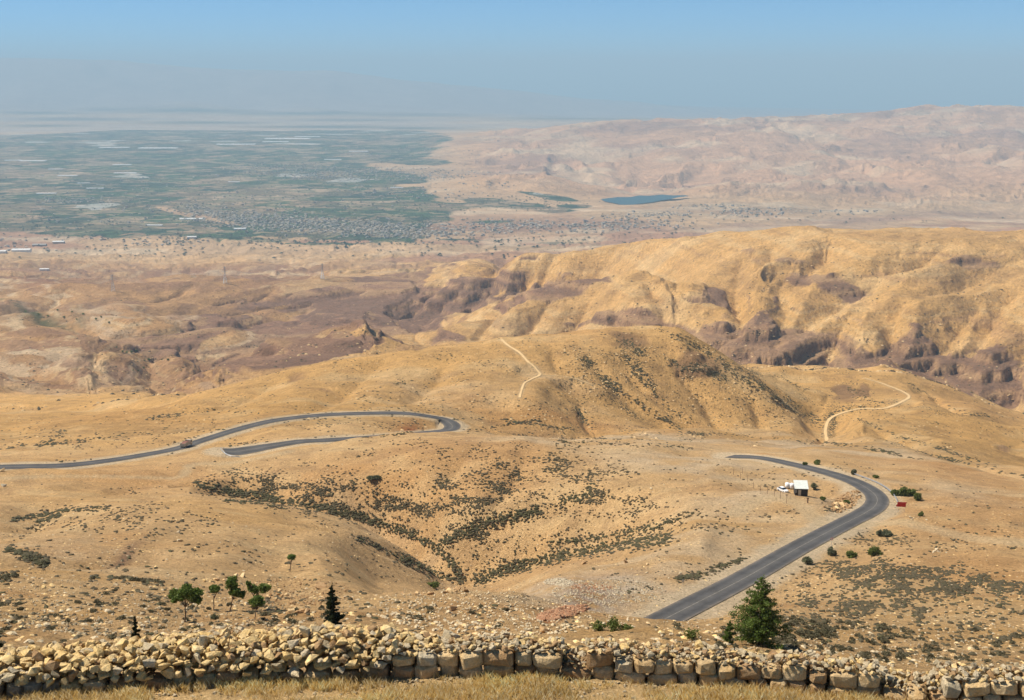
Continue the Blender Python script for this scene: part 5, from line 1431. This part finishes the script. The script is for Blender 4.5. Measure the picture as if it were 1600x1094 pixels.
# ------------------------------------------------------------------ guard rails, signs
def guard_rail(pix, lab, ymin, h=.75):
    P = [vis(x_, y_, ymin) for x_, y_ in pix]
    root = empty('guard_rail', P[0]); tag(root, lab, 'guard rail')
    C = catmull([(p.x,p.y,p.z,0) for p in P], 2.0)[:, :3]
    for i in range(0, len(C)):
        C[i,2] = gz(C[i,0], C[i,1])
    o0 = np.array(P[0])
    for i in range(0, len(C), 2):
        q = C[i]-o0; mb = MB(); mb.box(q[0]-.07,q[0]+.07,q[1]-.07,q[1]+.07,q[2]-.3,q[2]+h); mb.build('post', M_STEEL, root)
    V = []; prof = [(-.0,h-.38),(.09,h-.30),(.0,h-.2),(.09,h-.10),(0,h)]
    for i in range(len(C)):
        d = C[min(i+1,len(C)-1)] - C[max(i-1,0)]; n_ = np.array([-d[1],d[0],0]); n_ /= np.linalg.norm(n_)+1e-9
        for u, z_ in prof: V.append(C[i]-o0 - n_*(u+.09) + np.array([0,0,z_]))
    k = len(prof); Fq = [(i*k+j, i*k+j+1, (i+1)*k+j+1, (i+1)*k+j) for i in range(len(C)-1) for j in range(k-1)]
    mesh_np('rail', np.array(V), np.array(Fq), M_STEEL, root)
guard_rail([(1334,742),(1348,747),(1366,754),(1380,761),(1393,771),(1400,780),(1404,790)], 'grey steel guard rail round the outside of the bend', 300)
guard_rail([(345,702),(350,708),(362,714),(374,715)], 'pale low rail round the far left hairpin', 400)
P0 = vis(1408, 800, 300); root = empty('red_board', P0, math.radians(-8)); tag(root, 'red board on two posts at the end of the guard rail', 'sign')
for sx in (-.9,.9):
    mb = MB(); mb.tube((sx,0,-.3),(sx,0,2.1),.05,n=6); mb.build('post', M_STEEL, root)
mb = MB(); mb.box(-1.3,1.3,-.08,-.05,1.7,3.1); mb.build('board', M_RED, root)
mb = MB(); mb.prism([(-1.35,3.1),(1.7,2.95),(1.35,3.25),(-1.35,3.2)], -.09,.0); mb.build('top_strip', M_RED, root)
P0 = vis(1401, 797, 300); root = empty('small_red_sign', P0); tag(root, 'small red marker at the rail end left of the red board', 'sign')
mb = MB(); mb.tube((0,0,-.2),(0,0,1.5),.05,n=6); mb.build('post', M_STEEL, root)
mb = MB(); mb.tube((0,-.06,1.5),(0,-.03,1.5),.32,n=12); mb.build('disc', M_RED, root)
P0 = vis(1299, 856, 250); root = empty('road_sign', P0); tag(root, 'thin post with a round white and red road sign beside the road', 'sign')
mb = MB(); mb.tube((0,0,-.3),(0,0,2.7),.045,n=6); mb.build('post', M_STEEL, root)
mb = MB(); mb.tube((0,-.07,2.45),(0,-.045,2.45),.36,n=16); mb.build('rim', M_RED, root)
mb = MB(); mb.tube((0,-.075,2.45),(0,-.071,2.45),.26,n=16); mb.build('disc', M_WHITE, root)
P0 = vis(1067, 914, 180); root = empty('marker_post', P0); tag(root, 'grey marker post on the left verge near the end of the road', 'post')
mb = MB(); mb.tube((0,0,-.2),(0,0,1.3),.06,n=6); mb.build('post', M_STEEL, root)
mb = MB(); mb.box(-.25,.25,-.05,.0,.75,1.25); mb.build('plate', M_STEEL, root)

# ------------------------------------------------------------------ truck on the far road
C = PATHS[1][1]; pa = np.array([project(c[0]/c[1], c[2]/c[1]) for c in C])
i = int(np.argmin(np.abs(pa[:,0]-287))); d = C[i+3]-C[i-3]
tr = empty('truck', (C[i,0]+1.2*d[1]/np.linalg.norm(d[:2]), C[i,1]-1.2*d[0]/np.linalg.norm(d[:2]), C[i,2]+.11), math.atan2(d[1], d[0])); tag(tr, 'beige tipper truck driving on the far road at the left', 'truck')
M_BEI = pmat('beige_paint', (.48,.40,.30), .6, var=.1); M_LOAD = pmat('red_brown_load', (.22,.10,.07), .95, var=.3)
mb = MB(); mb.box(-3.9,3.7,-.5,.5,.7,.95); mb.build('chassis', M_DARK, tr)
mb = MB(); mb.box(-3.9,1.7,-1.2,-1.12,1.0,2.5); mb.box(-3.9,1.7,1.12,1.2,1.0,2.5); mb.box(-3.9,-3.82,-1.12,1.12,1.0,2.5); mb.box(1.62,1.7,-1.12,1.12,1.0,2.9); mb.box(-3.82,1.62,-1.12,1.12,.97,1.05); mb.build('tipper_box', M_BEI, tr)
mb = MB(); mb.prism([(-3.8,1.06),(1.6,1.06),(1.6,2.2),(0,2.62),(-2,2.56),(-3.8,2.1)], -1.1, 1.1); mb.build('load', M_LOAD, tr)
mb = MB(); mb.prism([(2.0,.6),(3.9,.6),(3.95,1.6),(3.7,2.6),(2.0,2.75)], -1.15, 1.15); cab_ = mb.build('cab', M_BEI, tr)
mb = MB(); mb.prism([(3.96,1.65),(3.99,1.65),(3.76,2.5),(3.72,2.5)], -1.0, 1.0); mb.build('windscreen', M_GLASS, cab_)
for sy in (-1,1):
    mb = MB(); mb.box(2.5,3.5,sy*1.16-.01,sy*1.16+.01,1.7,2.4); mb.build('side_window', M_GLASS, cab_)
    for sx in (-3.0,-1.8,3.0): wheel('w', tr, sx, sy*1.0, .5, .32)

# ------------------------------------------------------------------ pylons
def pylon(px, py, h, lab, ymin):
    p = vis(px, py, ymin); root = empty('pylon', p, .3); tag(root, lab, 'pylon', None)
    mb = MB(); w0, w1 = h*.11, h*.02; T_ = .42
    lv = [0,.14,.28,.42,.55,.67,.78,.88,1.0]
    wd = lambda f: w0 + (w1-w0)*min(1, f/.7)
    cs = [(-1,-1),(1,-1),(1,1),(-1,1)]
    for a, b in zip(lv[:-1], lv[1:]):
        for k in range(4):
            c0, c1 = cs[k], cs[(k+1)%4]
            A = Vector((c0[0]*wd(a), c0[1]*wd(a), a*h)); B = Vector((c0[0]*wd(b), c0[1]*wd(b), b*h)); C1 = Vector((c1[0]*wd(b), c1[1]*wd(b), b*h)); D1 = Vector((c1[0]*wd(a), c1[1]*wd(a), a*h))
            mb.tube(A,B,T_,n=3,cap=False); mb.tube(A,C1,T_*.6,n=3,cap=False); mb.tube(D1,B,T_*.6,n=3,cap=False)
    mb.build('mast', M_STEEL, root)
    for f, l in ((.70,.17),(.82,.15),(.94,.12)):
        mb = MB()
        for s in (-1,1): mb.tube((0,0,f*h),(s*l*h,0,f*h),.35,n=3); mb.tube((0,0,(f+.04)*h),(s*l*h,0,f*h),.25,n=3); mb.tube((s*l*h,0,f*h),(s*l*h,0,(f-.04)*h),.18,n=3)
        mb.build('crossarm', M_STEEL, root)
pylon(352, 443, 50, 'steel lattice pylon on the yellow ridge, middle one of three', 3000)
pylon(504, 436, 46, 'steel lattice pylon at the right end of the yellow ridge', 3000)
pylon(177, 455, 46, 'faint steel lattice pylon left of the other two', 3000)

# ------------------------------------------------------------------ towns, sheds, greenhouses
def town_w(px, py):
    w = 0
    for bx, by, rx, ry, rot, k in [(430,347,125,14,4,1.1),(330,332,40,6,15,1),(560,357,140,12,3,1.0),(690,360,90,9,0,.7),(820,354,90,9,0,.55),(930,354,100,8,-3,.5),(1010,338,70,6,-3,.4),(460,264,90,8,0,.8),(560,272,150,10,0,.7),(660,272,60,7,5,.7),(110,314,60,5,0,.6),(1180,331,70,6,0,.5),(1120,324,60,4,0,.4),(300,305,260,34,0,.04),(120,376,140,6,0,.10),(270,380,80,5,0,.25),(600,240,140,12,0,.12),(200,330,180,20,0,.06),(40,388,60,6,0,.12),(1000,350,90,8,0,.3),(760,288,50,5,0,.2),(1330,332,80,4,0,.12),(620,300,120,12,0,.15)]:
        c, s = math.cos(math.radians(rot)), math.sin(math.radians(rot)); dx, dy = px-bx, py-by
        w = np.maximum(w, k*np.exp(-(((dx*c+dy*s)/rx)**2 + ((-dx*s+dy*c)/ry)**2)**1.6))
    return w
NT = 60000
qx = rng.uniform(-40,1640,NT); qy = rng.uniform(215,396,NT); w = town_w(qx,qy)
k_ = rng.uniform(0,1,NT) < w*.8
hp = []
for x_, y_ in zip(qx[k_], qy[k_]):
    p = vis(x_, y_, 5600)
    if p.y < 24000: hp.append(tuple(p))
hp = np.array(hp); print('houses', len(hp))
hw_ = rng.uniform(9,19,len(hp)); hd = rng.uniform(9,16,len(hp)); hh = rng.choice([3.5,3.5,6.5,6.5,9.5], len(hp)); hrot = np.round(rng.uniform(0,3.99,len(hp)))*0.4
def house_mesh():
    mb = MB(); mb.box(-.5,.5,-.5,.5,-.3,.94); mb.box(-.47,.47,-.47,.47,.94,.96)
    for a in ((-.5,.5,-.5,-.46),(-.5,.5,.46,.5),(-.5,-.46,-.46,.46),(.46,.5,-.46,.46)): mb.box(a[0],a[1],a[2],a[3],.94,1.03)
    mb.box(-.42,-.08,.05,.42,.96,1.35)
    o = mb.build('house', M_CREAM); me = o.data; bpy.data.objects.remove(o); return me
hm = house_mesh(); hv = np.empty(len(hm.vertices)*3); hm.vertices.foreach_get('co', hv); hv = hv.reshape(-1,3)
hf = np.array([list(p.vertices) for p in hm.polygons])
order = np.argsort(-(hw_*hh)/hp[:,1]); mats_h = [M_CREAM, M_GREYB, M_CREAM, M_TANB]
for i in order[:290]:
    o = bpy.data.objects.new('house', hm); COL.objects.link(o); o.location = hp[i]; o.scale = (hw_[i]*1.15, hd[i], hh[i]); o.rotation_euler = (0,0,hrot[i])
    o.material_slots[0].link = 'OBJECT'; o.material_slots[0].material = rs.choice(mats_h)
    hx, hy = project(hp[i][0]/hp[i][1], hp[i][2]/hp[i][1])
    zn = 'at the left edge of the plain' if hx < 150 else 'beside the left fields' if hx < 300 else 'in the left part of the nearer town' if hx < 430 else 'in the right part of the nearer town' if hx < 560 else 'between the nearer town and the ridge' if hx < 680 else 'on the low ridge left of the lake' if hx < 850 else 'on the low ridge below the lake' if hx < 1050 else 'in the scattered hamlet right of the lake'
    tag(o, 'small flat roofed pale house ' + zn, 'house', 'houses ' + zn)
ro = order[290:]; mi = rng.integers(0,4,len(ro))
tag(scatter_multi('distant_houses', [(np.array([(x,y,z) for x in (-.5,.5) for y in (-.5,.5) for z in (-.3,1)]), np.array([(0,1,3,2),(4,6,7,5),(0,4,5,1),(2,3,7,6),(1,5,7,3)]))], hp[ro], np.stack([hw_[ro],hd[ro],hh[ro]],-1), mi, mats_h, flat=True), 'far houses packed in the valley towns', kind='stuff')

def shed(px, py, w_, d_, h_, mt, lab, name='shed', cat='building', rz=.1, grp=None):
    p = vis(px, py, 5000); root = empty(name, p, rz); tag(root, lab, cat, grp)
    mb = MB(); mb.box(-w_/2,w_/2,-d_/2,d_/2,-3,h_); mb.build('walls', mt, root)
    mb = MB(); mb.prism([(-d_/2-1,h_),(d_/2+1,h_),(0,h_+d_*.14)], -w_/2-1, w_/2+1, 'x'); mb.build('roof', M_WHITEB if mt is not M_GREYB else M_GREYB, root)
shed(34,393,90,40,10,M_WHITEB,'long white industrial shed at the far left edge of the plain')
shed(2,395,50,30,9,M_WHITEB,'white shed cut by the left edge of the plain')
shed(62,384,70,30,8,M_GREYB,'grey industrial shed right of the long white one')
shed(92,380,60,30,9,M_CREAM,'cream industrial shed, rightmost of the left sheds')
shed(70,427,34,16,6,M_WHITEB,'small white building alone on the brown plain',)
shed(300,372,50,24,8,M_WHITEB,'white shed at the green edge of the plain')
shed(375,359,70,26,8,M_WHITEB,'white shed left of the nearer town')
mb_g = None
for px, py, w_, lab in [(72,303,30,'bright white greenhouse strip below the left fields'),(148,295,26,'white greenhouse strip at the left, right of the bright one'),(245,232,60,'longest white greenhouse strip among the far left fields'),(178,231,46,'white greenhouse strip left of the longest one'),
   (20,251,26,'white greenhouse strip at the left edge'),(50,252,40,'white greenhouse strip right of the left edge one'),(190,258,28,'short pale greenhouse strip in the middle fields'),(195,271,34,'pale greenhouse strip below the short one'),(86,265,22,'small grey greenhouse strip at left'),
   (105,275,30,'cream greenhouse strip in the left middle fields'),(130,287,20,'small cream greenhouse strip above the left village'),(365,285,18,'small white greenhouse strip left of the far town'),(448,217,70,'white greenhouse strip in the far fields'),(480,214,40,'far thin greenhouse strip right of the white one'),(368,226,60,'long thin greenhouse strip in far centre fields'),
   (430,222,40,'thin greenhouse strip between the far strips'),(300,343,40,'broad pale greenhouse below the first town'),(240,353,26,'pale greenhouse at the near field edge'),(560,237,30,'thin pale greenhouse in the centre distance'),(620,294,20,'small pale greenhouse right of the far town'),(520,250,26,'thin greenhouse above the far town')]:
    p = vis(px, py, 6000); k = mpp(p)
    root = empty('greenhouse', p, rs.uniform(-.05,.1)); tag(root, lab, 'greenhouse')
    L = w_*k; n_ = 4
    for j in range(n_):
        mb = MB(); y0 = j*L*.035*2; pr = [(math.cos(a)*L*.03, math.sin(a)*5) for a in [math.pi*q/6 for q in range(7)]]
        mb.prism([(y0+u, v+1) for u, v in pr] , -L/2, L/2, 'x'); mb.build('tunnel', M_WHITEB, root)
# trees of the plain
def tree_w(px, py):
    w = town_w(px,py)*.5
    for bx,by,rx,ry,k in [(300,300,330,60,.25),(640,330,120,22,.5),(830,318,90,10,.8),(520,380,160,5,.9),(760,376,170,7,.5),(900,380,130,4,.5),(300,388,330,10,.16),(700,395,200,8,.2),(1000,378,150,6,.3),(80,350,160,16,.6),(110,495,60,9,.0),(300,372,200,5,.6),(1050,365,140,6,.15),(1200,340,250,8,.2),(1050,300,60,4,.2),(1430,345,120,6,.2),(150,400,200,12,.12),(800,384,60,4,.4)]:
        w = np.maximum(w, k*np.exp(-(((px-bx)/rx)**2+((py-by)/ry)**2)**1.5))
    return w
NT = 30000
qx = rng.uniform(-40,1640,NT); qy = rng.uniform(240,405,NT); k_ = rng.uniform(0,1,NT) < tree_w(qx,qy)*.9*smooth(-.2,.3,fbm(qx/14,qy/4,3,777)+.1)
tp = np.array([tuple(vis(x_,y_,5600)) for x_,y_ in zip(qx[k_],qy[k_])])
ts = rng.uniform(7,18,len(tp)); print('far trees', len(tp))
octv = np.array([(1,0,.0),(-1,0,.1),(0,1,0),(0,-1,0),(0,0,1),(.1,.1,-.3)],float)*.5+np.array([0,0,.35]); octf = np.array([(0,2,4),(2,1,4),(1,3,4),(3,0,4)])
tag(scatter('distant_trees', [(octv,octf)], tp, np.stack([ts*1.3,ts*1.3,ts*.8],-1), leaf_mat('far_leaves',(.03,.045,.02),(.05,.065,.03),.01), flat=True), 'dark trees and groves scattered over the far plain', kind='stuff')
# desert trees in the left valleys: countable ones
for i,(px,py) in enumerate([(182,544),(192,550),(198,552),(205,551),(213,549),(226,564),(232,563),(253,563),(262,564),(208,580),(216,581),(225,576),(150,500),(130,492),(112,489),(90,486),(170,505),(158,497),(60,492),(100,497),(120,500),(40,488),(75,495)]):
    p = vis(px, py, 1300); k = mpp(p)
    root = empty('desert_tree', p); tag(root, 'round dark tree standing in the dry wadi on the left' , 'tree', 'trees in the left wadi')
    w_ = rs.uniform(2.5,4.5)*k*.9; mb = MB(); mb.tube((0,0,-.5),(0,0,w_*.5),w_*.07,w_*.05,5); mb.build('trunk', M_BARK, root)
    cl = [((rs.uniform(-.3,.3)*w_, rs.uniform(-.3,.3)*w_, w_*(.5+rs.uniform(-.1,.2))),(w_*.4,w_*.4,w_*.3)) for _ in range(4)]
    V, Fq = leaves(cl, 90, w_*.28, i, .3); mesh_np('crown', V, Fq, L_PINE, root)
# ------------------------------------------------------------------ haze
def haze():
    m = bpy.data.materials.new('haze'); m.use_nodes = True; t = m.node_tree; t.nodes.clear()
    out = t.nodes.new('ShaderNodeOutputMaterial'); v = t.nodes.new('ShaderNodeVolumePrincipled')
    v.inputs['Color'].default_value = (.61, .85, 1.0, 1); v.inputs['Density'].default_value = 5.0e-5
    v.inputs['Anisotropy'].default_value = 0.0
    t.links.new(v.outputs[0], out.inputs['Volume'])
    b = MB(); b.box(-75000, 75000, -3000, 80000, float(Z.min()) - 60, 1000)
    o = b.build('haze', m); o['kind'] = 'stuff'
haze()
